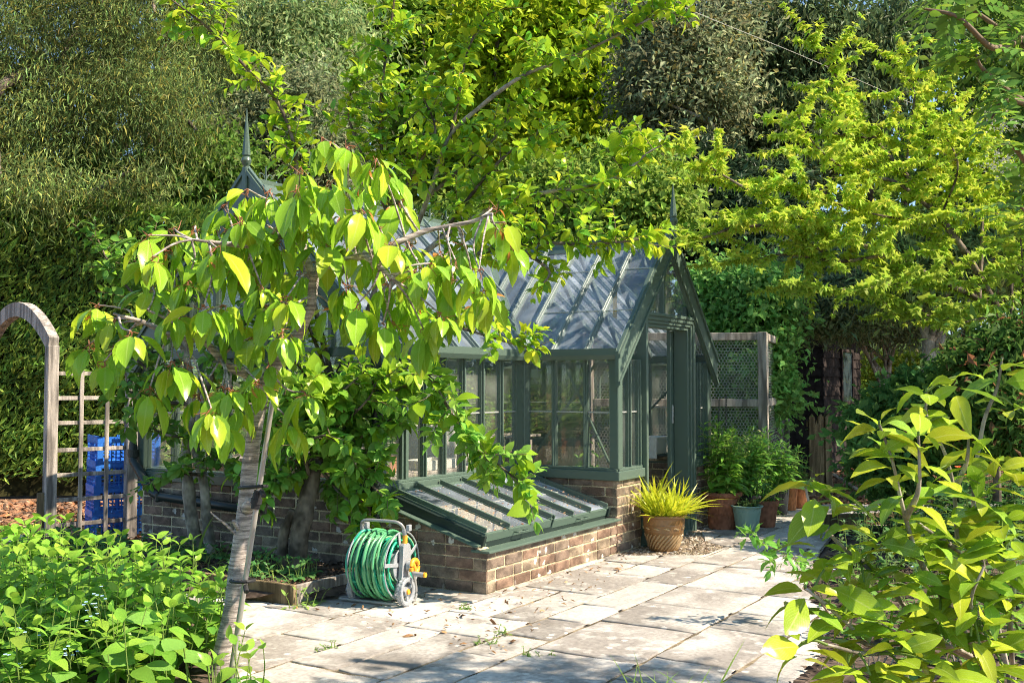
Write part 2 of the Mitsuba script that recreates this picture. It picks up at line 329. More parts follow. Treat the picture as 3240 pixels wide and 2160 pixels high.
# ---------------------------------------------------------------- the ground
def sheet(poly, z, key, bsdf, kind='structure', label=None, step=None, amp=0.0, edge=None):
    """A polygon of the ground as a triangulated sheet; with step, a grid with bumps of amp metres."""
    pg = Polygon([(p[0], p[1]) for p in poly])
    if step is None:
        v, f = trimesh.creation.triangulate_polygon(pg, engine='earcut'); m = TM(np.column_stack([v, np.full(len(v), z)]), f)
    else:
        x0, y0, x1, y1 = pg.bounds; nx, ny = int((x1 - x0) / step) + 2, int((y1 - y0) / step) + 2
        X, Y = np.meshgrid(x0 + np.arange(nx) * step, y0 + np.arange(ny) * step, indexing='ij')
        h = (meshkit.fbm(np.stack([X * 2.2, Y * 2.2, X * 0], -1), 4) - .35) * amp
        import shapely
        d = shapely.distance(shapely.points(X, Y), pg.boundary) * np.where(shapely.contains_xy(pg, X, Y), 1, -1)
        Z = z + h * np.clip(d / .25, 0, 1) + np.clip(d / .12, -1, 0) * .06
        i, j = np.meshgrid(np.arange(nx - 1), np.arange(ny - 1), indexing='ij'); q = np.stack([i * ny + j, (i + 1) * ny + j, (i + 1) * ny + j + 1, i * ny + j + 1], -1).reshape(-1, 4)
        dd = d.ravel()[q].max(1) > -.1
        q = q[dd]; m = TM(np.stack([X.ravel(), Y.ravel(), Z.ravel()], 1), np.vstack([q[:, [0, 1, 2]], q[:, [0, 2, 3]]])); m.remove_unreferenced_vertices()
    if m.face_normals[:, 2].mean() < 0: m.invert()
    k = put(key, m, bsdf, smooth=step is not None); tag(k, label, None, None, kind); return k
sheet([(-160, -60), (160, -60), (160, 260), (-160, 260)], -.06, 'ground', 'mulch')
W2 = lambda s, t: tuple(L(s, t)[:2])
BE = [tuple(ground(x, y)[:2]) for x, y in ((1770, 1640), (1795, 1585), (1812, 1560), (1842, 1538), (1866, 1512), (1876, 1480), (1896, 1448), (1898, 1420), (1912, 1398))]
patio = [(-1.0, 4.0), (1.0, 3.7)] + [(x + .05, y) for x, y in BE] + [(1.95, 7.05), (2.6, 8.8), (3.15, 10.1), (6.5, 10.9), (6.5, 12.1), (3.9, 12.0), W2(5.6, .25), W2(4.0, .1), W2(0, .1), W2(0, .84), W2(-.90, .84), W2(-.90, 4.1), (-4.4, 9.6), (-4.9, 8.7), (-3.2, 7.6), (-1.9, 6.5)]
pav = tag('paving', None, None, None, 'structure')
sheet(patio, -.008, 'paving', 'mortar')
PP = Polygon(patio); PL = Polygon([((np.array(p) - ORG[:2]) @ BV[:2], (np.array(p) - ORG[:2]) @ AV[:2]) for p in patio]).buffer(0)
gravel_pg = Polygon([(1.92, .06), (1.92, -.16), (2.25, -.62), (2.75, -.60), (2.95, -.34), (3.4, -.13), (5.2, -.14), (5.2, .2), (3.5, .1)])
PL = PL.difference(gravel_pg)
def slab(pg):
    """A riven flagstone: a wobbly outline, a worn edge and a gently uneven top."""
    pg = pg.buffer(-.010, join_style=2)
    if pg.is_empty: return None
    if pg.geom_type != 'Polygon': pg = max(pg.geoms, key=lambda g: g.area)
    if pg.area < .015: return None
    pg = pg.simplify(.004); c = np.array(pg.exterior.coords)[:-1]; pts = []
    if not pg.exterior.is_ccw: c = c[::-1]
    for i in range(len(c)):
        a, b = c[i], c[(i + 1) % len(c)]; n = max(1, int(np.linalg.norm(b - a) / .09)); d = b - a; nn = np.array([d[1], -d[0]]) / (np.linalg.norm(d) + 1e-9)
        for k in range(n): pts.append(a + d * k / n + nn * (rng.random() - .5) * .009)
    p = np.array(pts); ctr = p.mean(0); n = len(p); inw = (ctr - p) / (np.linalg.norm(ctr - p, axis=1, keepdims=True) + 1e-9)
    ins = p + inw * .010; x0, y0, x1, y1 = pg.bounds; gx, gy = np.meshgrid(np.arange(x0 + .05, x1, .075), np.arange(y0 + .05, y1, .075)); inner = np.column_stack([gx.ravel(), gy.ravel()]) + rng.normal(size=(gx.size, 2)) * .008
    import shapely
    inner = inner[shapely.distance(shapely.points(inner), pg.exterior) > .03] if len(inner) else inner
    inner = inner[shapely.contains_xy(pg, inner[:, 0], inner[:, 1])]
    from scipy.spatial import Delaunay
    top = np.vstack([ins, inner]); tri = Delaunay(top).simplices; cen = top[tri].mean(1); tri = tri[shapely.contains_xy(Polygon(ins), cen[:, 0], cen[:, 1])]
    e1, e2 = top[tri[:, 1]] - top[tri[:, 0]], top[tri[:, 2]] - top[tri[:, 0]]; fl = e1[:, 0] * e2[:, 1] - e1[:, 1] * e2[:, 0] < 0; tri[fl] = tri[fl][:, ::-1]
    z = rng.normal() * .0012; tl = rng.normal(size=2) * .0018; sd = rng.integers(99)
    h = lambda q: z + (q - ctr) @ tl + (meshkit.fbm(np.column_stack([q[:, 0] * 5, q[:, 1] * 9, q[:, 0] * 0 + sd]), 3) - .5) * .009
    m = len(top); v = np.vstack([np.column_stack([top, h(top)]), np.column_stack([p, h(p) - .008]), np.column_stack([p, np.full(n, -.04)])]); f = [*tri.tolist()]
    for i in range(n):
        j = (i + 1) % n; f += [[i, m + i, m + j], [i, m + j, j], [m + i, m + n + i, m + n + j], [m + i, m + n + j, m + j]]
    return TM(v, f)
t0, row, nsl = -5.6, 0, 0
while t0 < 5.2:
    wd = [.60, .45, .60, .30, .60, .45][row % 6]; s0 = -5 - rng.random() * .6
    while s0 < 9:
        ln = [.9, .6, .6, .45, .9, .75, .45][rng.integers(7)]
        if wd == .60 and rng.random() < .22: parts = [sbox(s0, t0, s0 + ln, t0 + .3), sbox(s0, t0 + .3, s0 + ln, t0 + .6)]
        else: parts = [sbox(s0, t0, s0 + ln, t0 + wd)]
        for q in parts:
            q = q.intersection(PL)
            if q.is_empty: continue
            m = slab(q)
            if m is None: continue
            x, y, z = seen(G(m).vertices.mean(0))
            if not (-150 < x[0] < 2500 and y[0] < 1750 and z[0] > 2): continue
            u = np.repeat([[rng.random(), rng.random()]], len(m.vertices), 0)
            put('paving__slab', G(m), 'slab', smooth=True, uv=u); nsl += 1
        s0 += ln
    t0 += wd; row += 1
# soil of the beds
front_bed = [(-1.02, 3.6), (-1.02, 4.0), (-1.92, 6.45), (-3.2, 7.52), (-4.9, 8.6), (-8, 9), (-8, 3.6)]
sheet(front_bed, .0, 'soil_bed', 'soil', label='dark soil bed under the leafy shrub at the lower left', step=.08, amp=.07)
right_bed = [(1.0, 3.4)] + BE + [(1.86, 6.6), (2.02, 7.05), (2.2, 7.7), (2.66, 8.75), (3.2, 10.0), (6.6, 10.75), (9, 10.6), (9, 3.6)]
sheet(right_bed, .0, 'soil_bed', 'soil', label='dark crumbly soil bed below the glossy shrub at the right', step=.05, amp=.06)
sheet([W2(-.86, .9), W2(-.02, .9), W2(-.02, 4.2), W2(-.86, 4.2)], .09, 'soil_bed', 'soil', label='soil bed inside timber edging along the greenhouse wall', step=.07, amp=.05)
def chips(key, label, area, n, size, cols, z=0.0, thick=.3):
    pg = Polygon(area); x0, y0, x1, y1 = pg.bounds; import shapely
    xy = np.column_stack([rng.uniform(x0, x1, 3 * n), rng.uniform(y0, y1, 3 * n)]); xy = xy[shapely.contains_xy(pg, xy[:, 0], xy[:, 1])][:n]; n = len(xy)
    v = np.array([[-.5, -.2, 0], [.5, -.2, 0], [.5, .2, 0], [-.5, .2, 0], [0, 0, thick], [0, 0, -thick]], float) * A3(1, 1, .5)
    f = np.array([[0, 1, 4], [1, 2, 4], [2, 3, 4], [3, 0, 4]])
    P = np.column_stack([xy, np.full(n, z) + rng.random(n) * size * .4]); D = rnd(n, 3) * A3(1, 1, .3); N = A3(0, 0, 1) + rnd(n, 3) * .35
    c = np.array(cols)[rng.integers(len(cols), size=n)] * np.exp(.25 * rnd(n))[:, None]
    return foliage(key, [scatter((v, f, None), P, D, N, size * np.exp(.35 * rnd(n)), c)], 'chips', label=label)
BARKC = [[.34, .19, .11], [.24, .13, .08], [.42, .27, .17], [.13, .085, .06], [.38, .17, .08]]
chips('bark_chip_cover', 'reddish bark chips covering the ground behind the timber arch', [(-8, 9.2), (-3.0, 9.2), (-2.2, 12.6), (-8, 12.6)], 9000, .06, BARKC, -.055)
chips('bark_chip_cover', 'bark chips on the path behind the picket gate', [(2.7, 12.2), (5.4, 11.9), (7.5, 19), (3.2, 19)], 7000, .06, BARKC, -.055)
gl = [tuple(L(*p)[:2]) for p in gravel_pg.exterior.coords]
chips('gravel', 'small brown gravel round the glazed pot and along the porch wall', gl, 5200, .022, [[.30, .24, .17], [.40, .34, .27], [.20, .15, .11], [.5, .45, .38]], -.014, .7)
chips('leaf_litter', 'dry brown fallen leaves and bits on the paving', [W2(-1, .8), W2(-.1, .6), W2(-.1, -.05), W2(2, -.05), W2(2, -.2), W2(-1.3, -.9)], 260, .02, [[.2, .11, .05], [.12, .07, .04], [.34, .2, .1]], .006, .4)
chips('soil_crumbs', 'dark bark crumbs scattered over the bed at the right', right_bed, 9000, .028, [[.07, .05, .04], [.12, .09, .07], [.045, .035, .03], [.17, .13, .10]], .012, .5)
chips('soil_crumbs', 'dark crumbs on the soil of the bed by the greenhouse wall', [W2(-.86, .9), W2(-.02, .9), W2(-.02, 4.2), W2(-.86, 4.2)], 1800, .026, [[.07, .05, .04], [.12, .09, .07], [.17, .10, .06]], .10, .5)
# wooded bank far behind
X, Y = np.meshgrid(np.linspace(-90, 90, 70), np.linspace(30, 120, 30), indexing='ij')
Z = -.1 + np.clip((Y - 31) / 40, 0, 1) ** .8 * 4.5 + (meshkit.fbm(np.stack([X * .12, Y * .12, X * 0], -1)) - .5) * 3 * np.clip((Y - 31) / 10, 0, 1)
i, j = np.meshgrid(np.arange(69), np.arange(29), indexing='ij'); q = np.stack([i * 30 + j, (i + 1) * 30 + j, (i + 1) * 30 + j + 1, i * 30 + j + 1], -1).reshape(-1, 4)
tag(put('hillside', TM(np.stack([X.ravel(), Y.ravel(), Z.ravel()], 1), np.vstack([q[:, [0, 1, 2]], q[:, [0, 2, 3]]])), 'hill_green', smooth=True), None, None, None, 'structure')

# ---------------------------------------------------------------- hedge and background trees
def B(x, y, d, rx, ry, depth=None):
    """A crown blob centred on what shows at (x, y), rx by ry picture units wide and high, at depth d."""
    k = d / FPX * 3240 / 2352
    return at(x, y, d), (rx * k, depth if depth else .5 * (rx + ry) * k, ry * k)
h = thing('clipped_hedge', 'tall clipped conifer hedge behind the timber arch at the left', 'hedge')
ha, hb, hh = A3(-9.5, 12.3, 0), A3(2.2, 14.6, 0), 4.0
hd = unit(hb - ha); hn = np.cross(hd, A3(0, 0, 1)); hl = np.linalg.norm(hb - ha)         # hn faces the camera
def hedge_surface(u, w):
    """w in 0..1 front face upwards, 1..1.35 the top."""
    top = hh + .5 * (meshkit.noise(np.column_stack([u * .6, u * 0, u * 0])) - .5) - .045 * u
    z = np.where(w <= 1, w * top, top + .12 * np.sin((w - 1) / .35 * np.pi * .5)); back = np.where(w <= 1, .16 * np.clip((w - .9) / .1, 0, 1) ** 2 - .12 * np.clip((.18 - w) / .18, -1, 1), (w - 1) / .35 * 1.4 + .16)
    b = (meshkit.fbm(np.column_stack([u * 1.3, z * 1.3, u * 0]), 3) - .5) * .42
    return ha + hd * u[:, None] + hn * (b - back)[:, None] + A3(0, 0, 1) * z[:, None]
nu, nw = 150, 44
U_, W_ = np.meshgrid(np.linspace(0, hl, nu), np.linspace(0.02, 1.35, nw), indexing='ij')
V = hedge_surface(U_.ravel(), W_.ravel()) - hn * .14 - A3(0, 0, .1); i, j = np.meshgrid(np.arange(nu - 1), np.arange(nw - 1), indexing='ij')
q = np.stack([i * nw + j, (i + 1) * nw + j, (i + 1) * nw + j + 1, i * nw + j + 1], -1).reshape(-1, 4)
put(h + '__inner_branches', TM(V, np.vstack([q[:, [0, 1, 2]], q[:, [0, 2, 3]]])), 'hedge_inside', smooth=True)  # dark core sheet added behind the sprays to block light
n = 95000; u = rng.uniform(0, hl, n); w = rng.uniform(.06, 1.3, n); P = hedge_surface(u, w) + rnd(n, 3) * .045 - hn * .03
cl = meshkit.noise(P * 5.0); D = unit(hd * .55 + A3(0, 0, .55) + hn * .55 + rnd(n, 3) * .38); N = hn + A3(.5, 0, .5) + rnd(n, 3) * .5
C = colors(n, [.115, .185, .033], .22, .12, [([.19, .26, .05], .25), ([.06, .115, .028], .25)]) * (.45 + 1.1 * cl)[:, None]  # noise darkens the leaf colour to paint shaded gaps between sprays
foliage(h + '__foliage', [scatter(quad_tpl(.24, .15), P, D, N, .115 * np.exp(.25 * rnd(n)), C)], 'leaf_dull')

# far wood
o = thing('far_wood', 'mass of far trees closing the view behind the garden', 'trees'); labels[o]['kind'] = 'stuff'
blobs = [(A3(x, 36 + 3 * rng.normal(), 3.5 + rng.random() * 9), (3.2, 2.5, 3.0)) for x in np.linspace(-24, 26, 34)] + [(A3(x, 34 + 2 * rng.normal(), 2.0), (3.0, 2, 3.0)) for x in np.linspace(-24, 26, 18)]
tr_ = [limb([A3(x, 33 + rng.normal(), -.2), A3(x + rng.normal() * .5, 33.5, 6), A3(x + rng.normal(), 34, 13)], .22, .06, 6, 4) for x in np.linspace(-20, 22, 24)]
put(o + '__trunks', cat(tr_), 'bark', smooth=True); tag(o + '__trunks', None, None, None, 'stuff')
crown(o + '__crowns', blobs, nclump=760, per=34, rc=.75, size=.42, base=[.085, .14, .022], cvar=.35, w=.7, bsdf='leaf_soft')

tree('yew_tree', 'dark drooping yew towering over the hedge at the upper left', None, [at(150, 1120, 17), at(160, 700, 17), at(250, 200, 17), at(300, -150, 17)], .35,
     [B(60, 120, 15.5, 170, 220), B(260, 60, 15.5, 170, 170), B(210, 250, 15, 200, 130), B(380, 230, 15, 130, 130), B(60, 330, 14.6, 110, 100), B(430, 330, 15.5, 90, 70), B(460, 80, 17, 100, 120), B(-60, 250, 15, 120, 320), B(90, 395, 13.0, 130, 55), B(300, 400, 13.2, 150, 40), B(150, -60, 16, 200, 80), B(380, -60, 17, 160, 80)],
     dict(nclump=900, per=100, rc=.26, size=.10, base=[.10, .14, .042], w=.15, flat=.9, hang=.9, cvar=.5, bsdf='leaf_dull', alts=[([.15, .15, .035], .2)], shell=.35), limbs=14)
tree('pale_willow', 'pale grey green feathery tree left of centre behind the finial', None, [at(715, 900, 21), at(720, 300, 21), at(735, -60, 21)], .25,
     [B(610, 60, 20, 110, 110), B(720, 40, 20, 100, 90), B(690, 150, 19.5, 110, 90), B(560, 180, 20, 80, 90), B(780, 110, 21, 60, 90)],
     dict(nclump=620, per=40, rc=.34, size=.15, base=[.19, .25, .10], w=.3, hang=.8, cvar=.28, flat=1.0), limbs=9)
tree('grey_leaved_tree', 'grey leaved round tree behind the left finial', None, [at(740, 900, 18), at(720, 500, 18), at(720, 300, 18)], .2,
     [B(700, 260, 17.5, 95, 110), B(640, 300, 17.5, 90, 90), B(730, 360, 17.2, 90, 90), B(560, 340, 17.5, 80, 80)],
     dict(nclump=520, per=42, rc=.26, size=.10, base=[.16, .19, .10], w=.42, cvar=.3), limbs=8)
tree('hedgerow_tree', 'mid green bushy tree peeping over the hedge left of the finial', None, [at(470, 900, 16), at(460, 480, 16)], .15,
     [B(430, 400, 15.8, 120, 55), B(500, 370, 16, 80, 60), B(330, 440, 15.6, 140, 40), B(180, 420, 15.6, 120, 45)],
     dict(nclump=420, per=36, rc=.22, size=.10, base=[.10, .18, .03], w=.5), limbs=5)
tree('oak_tree', 'bright green oak with dark forked limbs at the top centre', None, [at(1240, 950, 24), at(1235, 500, 24), at(1225, 250, 24), at(1290, 60, 24), at(1330, -120, 24)], .34,
     [B(1180, 60, 23, 120, 90), B(1330, 40, 23, 130, 90), B(1300, 190, 22.5, 150, 90), B(1120, 150, 23.5, 90, 90), B(1400, 230, 22, 100, 90), B(1250, 330, 22, 130, 70), B(1370, 350, 21.5, 110, 80), B(1440, 90, 23, 90, 90), B(1160, 290, 23, 80, 60)],
     dict(nclump=430, per=105, rc=.36, size=.19, base=[.23, .31, .015], w=.6, cvar=.28, flat=.42, shell=.45), limbs=16)
tree('ash_tree', 'darker green airy tree with thin trunks left of the oak', None, [at(1080, 950, 27), at(1085, 450, 27), at(1080, 200, 27), at(1060, -120, 27)], .3,
     [B(880, 60, 26, 120, 90), B(900, 180, 26, 110, 80), B(1010, 60, 26.5, 100, 80), B(1000, 330, 25, 120, 70), B(860, 280, 25, 90, 60), B(1060, 420, 24, 120, 60)],
     dict(nclump=300, per=80, rc=.40, size=.18, base=[.115, .19, .022], w=.5, cvar=.3, flat=.5), limbs=14)
tree('holm_oak', 'grey green evergreen tree with bare twigs right of the bright oak', None, [at(1590, 950, 19), at(1580, 400, 19), at(1570, 60, 19)], .26,
     [B(1580, 90, 18.5, 120, 110), B(1510, 210, 18, 90, 100), B(1620, 230, 18.2, 110, 120), B(1540, 330, 18, 110, 80), B(1660, 60, 19, 80, 100), B(1480, 60, 19, 60, 90)],
     dict(nclump=520, per=62, rc=.24, size=.115, base=[.15, .175, .095], w=.42, cvar=.35, alts=[([.15, .14, .05], .12)]), limbs=22, bark='pale_bark')
tree('cypress', 'tall dark cypress behind the yellow maple', None, [at(1800, 950, 21), at(1800, 400, 21), at(1800, -100, 21)], .3,
     [B(1760, 90, 20, 90, 120), B(1860, 90, 20, 100, 130), B(1780, 270, 19.5, 100, 110), B(1900, 240, 20, 110, 110), B(1970, 110, 20.5, 100, 130), B(2080, 60, 21, 100, 100), B(1740, 400, 19, 80, 70)],
     dict(nclump=1000, per=40, rc=.28, size=.16, base=[.08, .115, .048], w=.3, hang=.9, flat=1.1, cvar=.35, bsdf='leaf_dull'), limbs=10)
tree('hazel_bush', 'light green round leaved bush above the greenhouse roof', None, [at(1430, 900, 15), at(1420, 560, 15)], .1,
     [B(1430, 470, 14.5, 120, 90), B(1330, 480, 14.8, 100, 80), B(1510, 440, 14.5, 70, 80), B(1460, 380, 15, 90, 60), B(1250, 420, 15, 80, 60), B(1380, 560, 14.3, 120, 60), B(1510, 500, 14.2, 80, 70), B(1150, 500, 15, 120, 90)],
     dict(nclump=520, per=70, rc=.17, size=.085, base=[.17, .25, .045], w=.75, cvar=.22), limbs=12)
tree('evergreen_shrub', 'dark evergreen shrub between the porch finial and the maple', None, [at(1660, 950, 16.5), at(1660, 640, 16.5)], .12,
     [B(1640, 480, 16, 90, 80), B(1700, 560, 16, 110, 90), B(1600, 570, 15.6, 80, 80), B(1760, 470, 17, 80, 80), B(1630, 400, 16.4, 70, 60), B(1800, 560, 17, 90, 90)],
     dict(nclump=620, per=38, rc=.22, size=.12, base=[.028, .052, .024], w=.42, cvar=.35, bsdf='leaf_dull'), limbs=16, bark='pale_bark', cat_='shrub')
tree('climbing_clematis', 'mid green climber spilling down behind the wire cage', None, [at(1720, 1080, 13.5), at(1720, 850, 13.5), at(1720, 700, 13.5)], .05,
     [B(1720, 660, 13, 100, 60), B(1755, 740, 12.8, 80, 55), B(1660, 740, 13.2, 70, 60), B(1755, 850, 12.6, 45, 80), B(1710, 860, 13.2, 60, 90), B(1785, 930, 12.6, 24, 50), B(1640, 660, 13.4, 60, 60), B(1690, 960, 13.6, 50, 80)],
     dict(nclump=520, per=44, rc=.14, size=.085, base=[.15, .29, .075], w=.65, cvar=.25), limbs=8, cat_='climber')
tree('grey_conifer', 'blue grey feathery shrub over the black shed', None, [at(2010, 1010, 14.5), at(2040, 800, 14.5), at(1990, 650, 14.5)], .08,
     [B(1900, 700, 13.8, 130, 60), B(1990, 640, 14, 110, 70), B(1820, 660, 14, 80, 50), B(2070, 720, 14, 90, 60), B(1960, 735, 13.6, 110, 28), B(1880, 600, 14.3, 90, 60)],
     dict(nclump=760, per=34, rc=.2, size=.105, base=[.16, .21, .115], w=.3, cvar=.25, flat=.5), limbs=18, bark='pale_bark')
tree('cypress', 'small cypress with pale peeling trunks behind the dark bush at the right', None, [at(2135, 950, 12.5), at(2130, 760, 12.5), at(2090, 600, 12.5)], .12,
     [B(2120, 560, 12.5, 110, 70), B(2210, 620, 12.2, 110, 70), B(2090, 660, 12.4, 90, 50), B(2290, 560, 12.4, 90, 90)],
     dict(nclump=420, per=30, rc=.2, size=.10, base=[.14, .20, .07], w=.3, cvar=.3), limbs=18, bark='pale_bark')
g = thing('golden_hedge', 'low clipped yellow green hedge right of the black shed', 'hedge')
crown(g + '__foliage', [B(2040, 850, 19, 52, 48), B(2100, 850, 19, 50, 46)], nclump=260, per=40, rc=.12, size=.06, base=[.24, .29, .035], w=.5, shell=.8)
bl = [B(2110, 930, 9.6, 90, 65), B(2030, 975, 9.8, 60, 60), B(2170, 960, 9.4, 100, 90), B(2060, 1060, 9.4, 90, 50), B(2230, 900, 9.6, 90, 70)]
tree('viburnum_bush', 'rounded dark green bush right of the picket gate', None, [at(2080, 1130, 9.6), at(2085, 960, 9.6)], .04, bl,
     dict(nclump=420, per=38, rc=.11, size=.09, base=[.075, .16, .045], w=.6, cvar=.25), limbs=10, cat_='shrub')
tree('photinia_bush', 'glossy dark bush with reddish tips at the right edge', None, [at(2290, 1150, 8.6), at(2290, 900, 8.6)], .04,
     [B(2280, 850, 8.4, 90, 60), B(2330, 960, 8, 80, 90), B(2230, 960, 8.6, 70, 80), B(2350, 800, 8.4, 70, 60)],
     dict(nclump=340, per=34, rc=.11, size=.085, base=[.06, .12, .025], w=.4, cvar=.25, alts=[([.20, .10, .05], .08)]), limbs=8, cat_='shrub')
for k, (x, y, hgt) in enumerate([(9.5, 12.5, 8.5), (13, 19, 11), (11.5, 25, 12)]):
    tree('garden_tree', ['broad tree at the right rim behind the dark bushes', 'tall dark tree deep in the shade at the right rim', 'tall tree behind the maple at the right rim'][k], None,
         [A3(x, y, -.1), A3(x + .2, y, hgt * .5), A3(x, y, hgt * .95)], .2, [(A3(x + rng.normal() * .8, y + rng.normal() * .8, hgt * f), (1.9, 1.9, 1.5)) for f in (.35, .5, .65, .8, .95, .7, .55)],
         dict(nclump=520, per=36, rc=.4, size=.19, base=[.09, .15, .025], w=.5, cvar=.25), limbs=8)

# ---------------------------------------------------------------- greenhouse
gh = thing('greenhouse', 'dark green glazed greenhouse with a gabled porch on low brick walls', 'greenhouse')
ZE, K = 1.62, 1.02; SC, HP = 2.94, 1.01; TC, HM = 2.15, 1.25; SL = 5.88
S0, S1, T0, T1 = SC - HP, SC + HP, TC - HM, TC + HM
zm = lambda t: ZE + (min(t, 2 * TC - t) - T0) * K
zp = lambda s: ZE + (min(s, 2 * SC - s) - S0) * K
ZPR, ZMR = zp(SC), zm(TC); TV = T0 + HP                                    # ridges, and where the porch ridge meets the main roof
def brick_wall(owner, axis, fixed, a0, a1, z0, z1, out, top=None, start=0, thick=.10, name='brick'):
    """Bricks on the plane axis = fixed facing out (+1 / -1); a runs along it. top(a) cuts the wall."""
    wall = f'{owner}__wall' if name == 'brick' else owner
    back = fixed - out * .005
    c0, c1 = a0 + .0105, a1 - .0105
    poly = [(c0, z0 - .1), (c1, z0 - .1)] + ([(c1, z1), (c0, z1)] if top is None else [(c1, top(c1)), (c0, top(c0))])
    ms = prism(poly, back, back - out * thick, axis)
    z, r = z0, start
    lim = Polygon([(a0, z0)] + [(a1, z0)] + ([(a1, z1), (a0, z1)] if top is None else [(a1, top(a1)), (a0, top(a0))]))
    while z < z1 - .012:
        a = a0 - (.0 if r % 2 == 0 else .1125)
        while a < a1 - .01:
            ln = .225 if rng.random() > .08 else .1125
            b = min(a + ln - .010, a1 if a1 - a - ln > -.04 else a1)
            x0, x1, y0, y1 = max(a, a0), min(a + ln - .010, a1), z + .005, z + .0702
            a += ln
            if x1 - x0 < .03: continue
            pr = abs(rng.normal()) * .0022; e = rng.normal(size=4) * .0022
            if top is not None:
                pg = sbox(x0, y0, x1, y1).intersection(lim)
                if pg.is_empty or pg.area < .0006 or pg.geom_type != 'Polygon': continue
                m = prism(np.array(pg.exterior.coords)[:-1], fixed - out * .045, fixed + out * pr, axis)
            else:
                y1_ = min(y1, z1 - .002)
                if y1_ - y0 < .02: continue
                lo, hi = sorted([fixed - out * .045, fixed + out * pr])
                m = cbox(lo, hi, x0 + e[0], x1 + e[1], y0 + e[2] * .6, y1_ + e[3] * .6, .006) if axis == 's' else cbox(x0 + e[0], x1 + e[1], lo, hi, y0 + e[2] * .6, y1_ + e[3] * .6, .006)
            yield m, wall
        z += .075; r += 1
    yield ms, None
def build_walls(owner, specs):
    core, bricks = [], []
    for s in specs:
        for m, w in brick_wall(owner, *s[:6], **s[6]):
            (core if w is None else bricks).append(m)
    for m in core: put(owner + '__wall', G(m), 'brick_mortar')
    for m in bricks: put(owner + '__wall__brick', G(m), 'brick', uv=np.repeat([[rng.random(), 0.0]], len(m.vertices), 0))
ZB = .585
build_walls(gh, [('t', 0.0, S0, 2.40, 0, ZB, dict(out=-1)), ('t', 0.0, 3.52, S1, 0, ZB, dict(out=-1)),
                 ('s', S0, .003, T0 - .1, .0, ZB, dict(out=-1, start=1)), ('s', S1 - .11, .10, T0, .225, ZB, dict(out=-1)),
                 ('s', 0.0, T0, T1, 0, ZB, dict(out=-1))])
cores = [bx(.10, S0, T0 + .0, T0 + .1, -.1, ZB), bx(S1, SL, T0, T0 + .1, -.1, ZB), bx(0.1, SL, T1 - .1, T1, -.1, ZB), bx(SL - .1, SL, T0 + .1, T1 - .1, -.1, ZB), bx(S1 - .1, S1, .1, T0, -.1, .22)]
for m in cores: put(gh + '__wall', G(m), 'brick_mortar')
put(gh + '__floor', G(cat([bx(S0 + .1, S1 - .12, .02, T0 + .1, -.06, -.004), bx(.11, SL - .11, T0 + .1, T1 - .11, -.06, -.006)])), 'mortar')
# sills
def sill(key, axis, fixed, a0, a1, out):
    o = .035 * out; lo, hi = sorted([fixed + o, fixed - .09 * out])
    m = cbox(a0, a1, lo, hi, ZB, ZB + .075, .004) if axis == 't' else cbox(lo, hi, a0, a1, ZB, ZB + .075, .004)
    lo, hi = sorted([fixed + o * .4, fixed - .08 * out])
    m2 = cbox(a0 + .003, a1 - .003, lo, hi, ZB + .075, ZB + .095, .003) if axis == 't' else cbox(lo, hi, a0 + .003, a1 - .003, ZB + .075, ZB + .095, .003)
    put(key, G(cat([m, m2])), 'green_paint')
SILL = gh + '__sill'
sill(SILL, 't', 0, S0 - .037, 2.40, -1); sill(SILL, 't', 0, 3.53, S1 + .035, -1); sill(SILL, 's', S0, .003 - .035, T0 - .04, -1)
sill(SILL, 't', T0, -.037, S0 - .003, -1); sill(SILL, 's', 0, T0 - .035, T1 + .035, -1); sill(SILL, 's', S1, .04, T0 - .04, 1)
sill(SILL, 't', T0, S1 + .003, SL + .03, -1); sill(SILL, 't', T1, -.03, SL + .03, 1); sill(SILL, 's', SL, T0 - .03, T1 + .03, 1)
ZS = ZB + .095
# posts, bars and panes of the upright walls
def vwall(axis, fixed, stops, out, z0=ZS, z1=1.575, lap=1.13, wide=(), panes=True):
    P3 = (lambda a, z, o=0.0: (fixed - out * .04 + o, a, z)) if axis == 's' else (lambda a, z, o=0.0: (a, fixed - out * .04 + o, z))
    for k, a in enumerate(stops):
        w = .075 if a in wide else .032
        up = (1, 0, 0) if axis == 's' else (0, 1, 0)
        m = beam(P3(a, z0), P3(a, z1), w, .055, up)
        m2 = beam(P3(a, z0, out * .035), P3(a, z1, out * .035), w * .45, .022, up, .002)
        put(gh + '__glazing_bar', G(cat([m, m2])), 'green_paint')
    for a, b in zip(stops[:-1], stops[1:]):
        if not panes or b - a < .06: continue
        for q0, q1, o in ((z0, lap + .01, 0.0), (lap, z1, -.004 * out)):
            v = [P3(a + .012, q0, o), P3(b - .012, q0, o), P3(b - .012, q1, o), P3(a + .012, q1, o)]
            put(gh + '__pane', G(TM(v, [[0, 1, 2], [0, 2, 3]])), 'glass')
        put(gh + '__lap_strip', G(beam(P3(a + .018, lap + .004, out * .008), P3(b - .018, lap + .004, out * .008), .008, .012, (0, 0, 1), .001)), 'alloy')
ms_ = [.03, .315, .55, .80, 1.06, 1.33, 1.62, 1.885]
vwall('t', T0, ms_, -1, wide=(.315,))
vwall('s', S0, [.30, .60, .87], -1); vwall('s', S0, [.035, .30], -1)
vwall('t', 0, [S0 + .04, 2.19, 2.385], -1); vwall('t', 0, [3.56, 3.74, S1 - .03], -1)
vwall('s', S1, [.035, .3, .6, .87], 1)
vwall('s', 0, [T0 + .03 + .3 * k for k in range(8)] + [T1 - .03], -1)
vwall('t', T1, [.03 + .42 * k for k in range(15)], 1); vwall('t', T0, [S1 + .03, 4.5, 5.0, 5.45, SL - .03], -1); vwall('s', SL, [T0 + .03, 1.5, 2.15, 2.8, T1 - .03], 1)
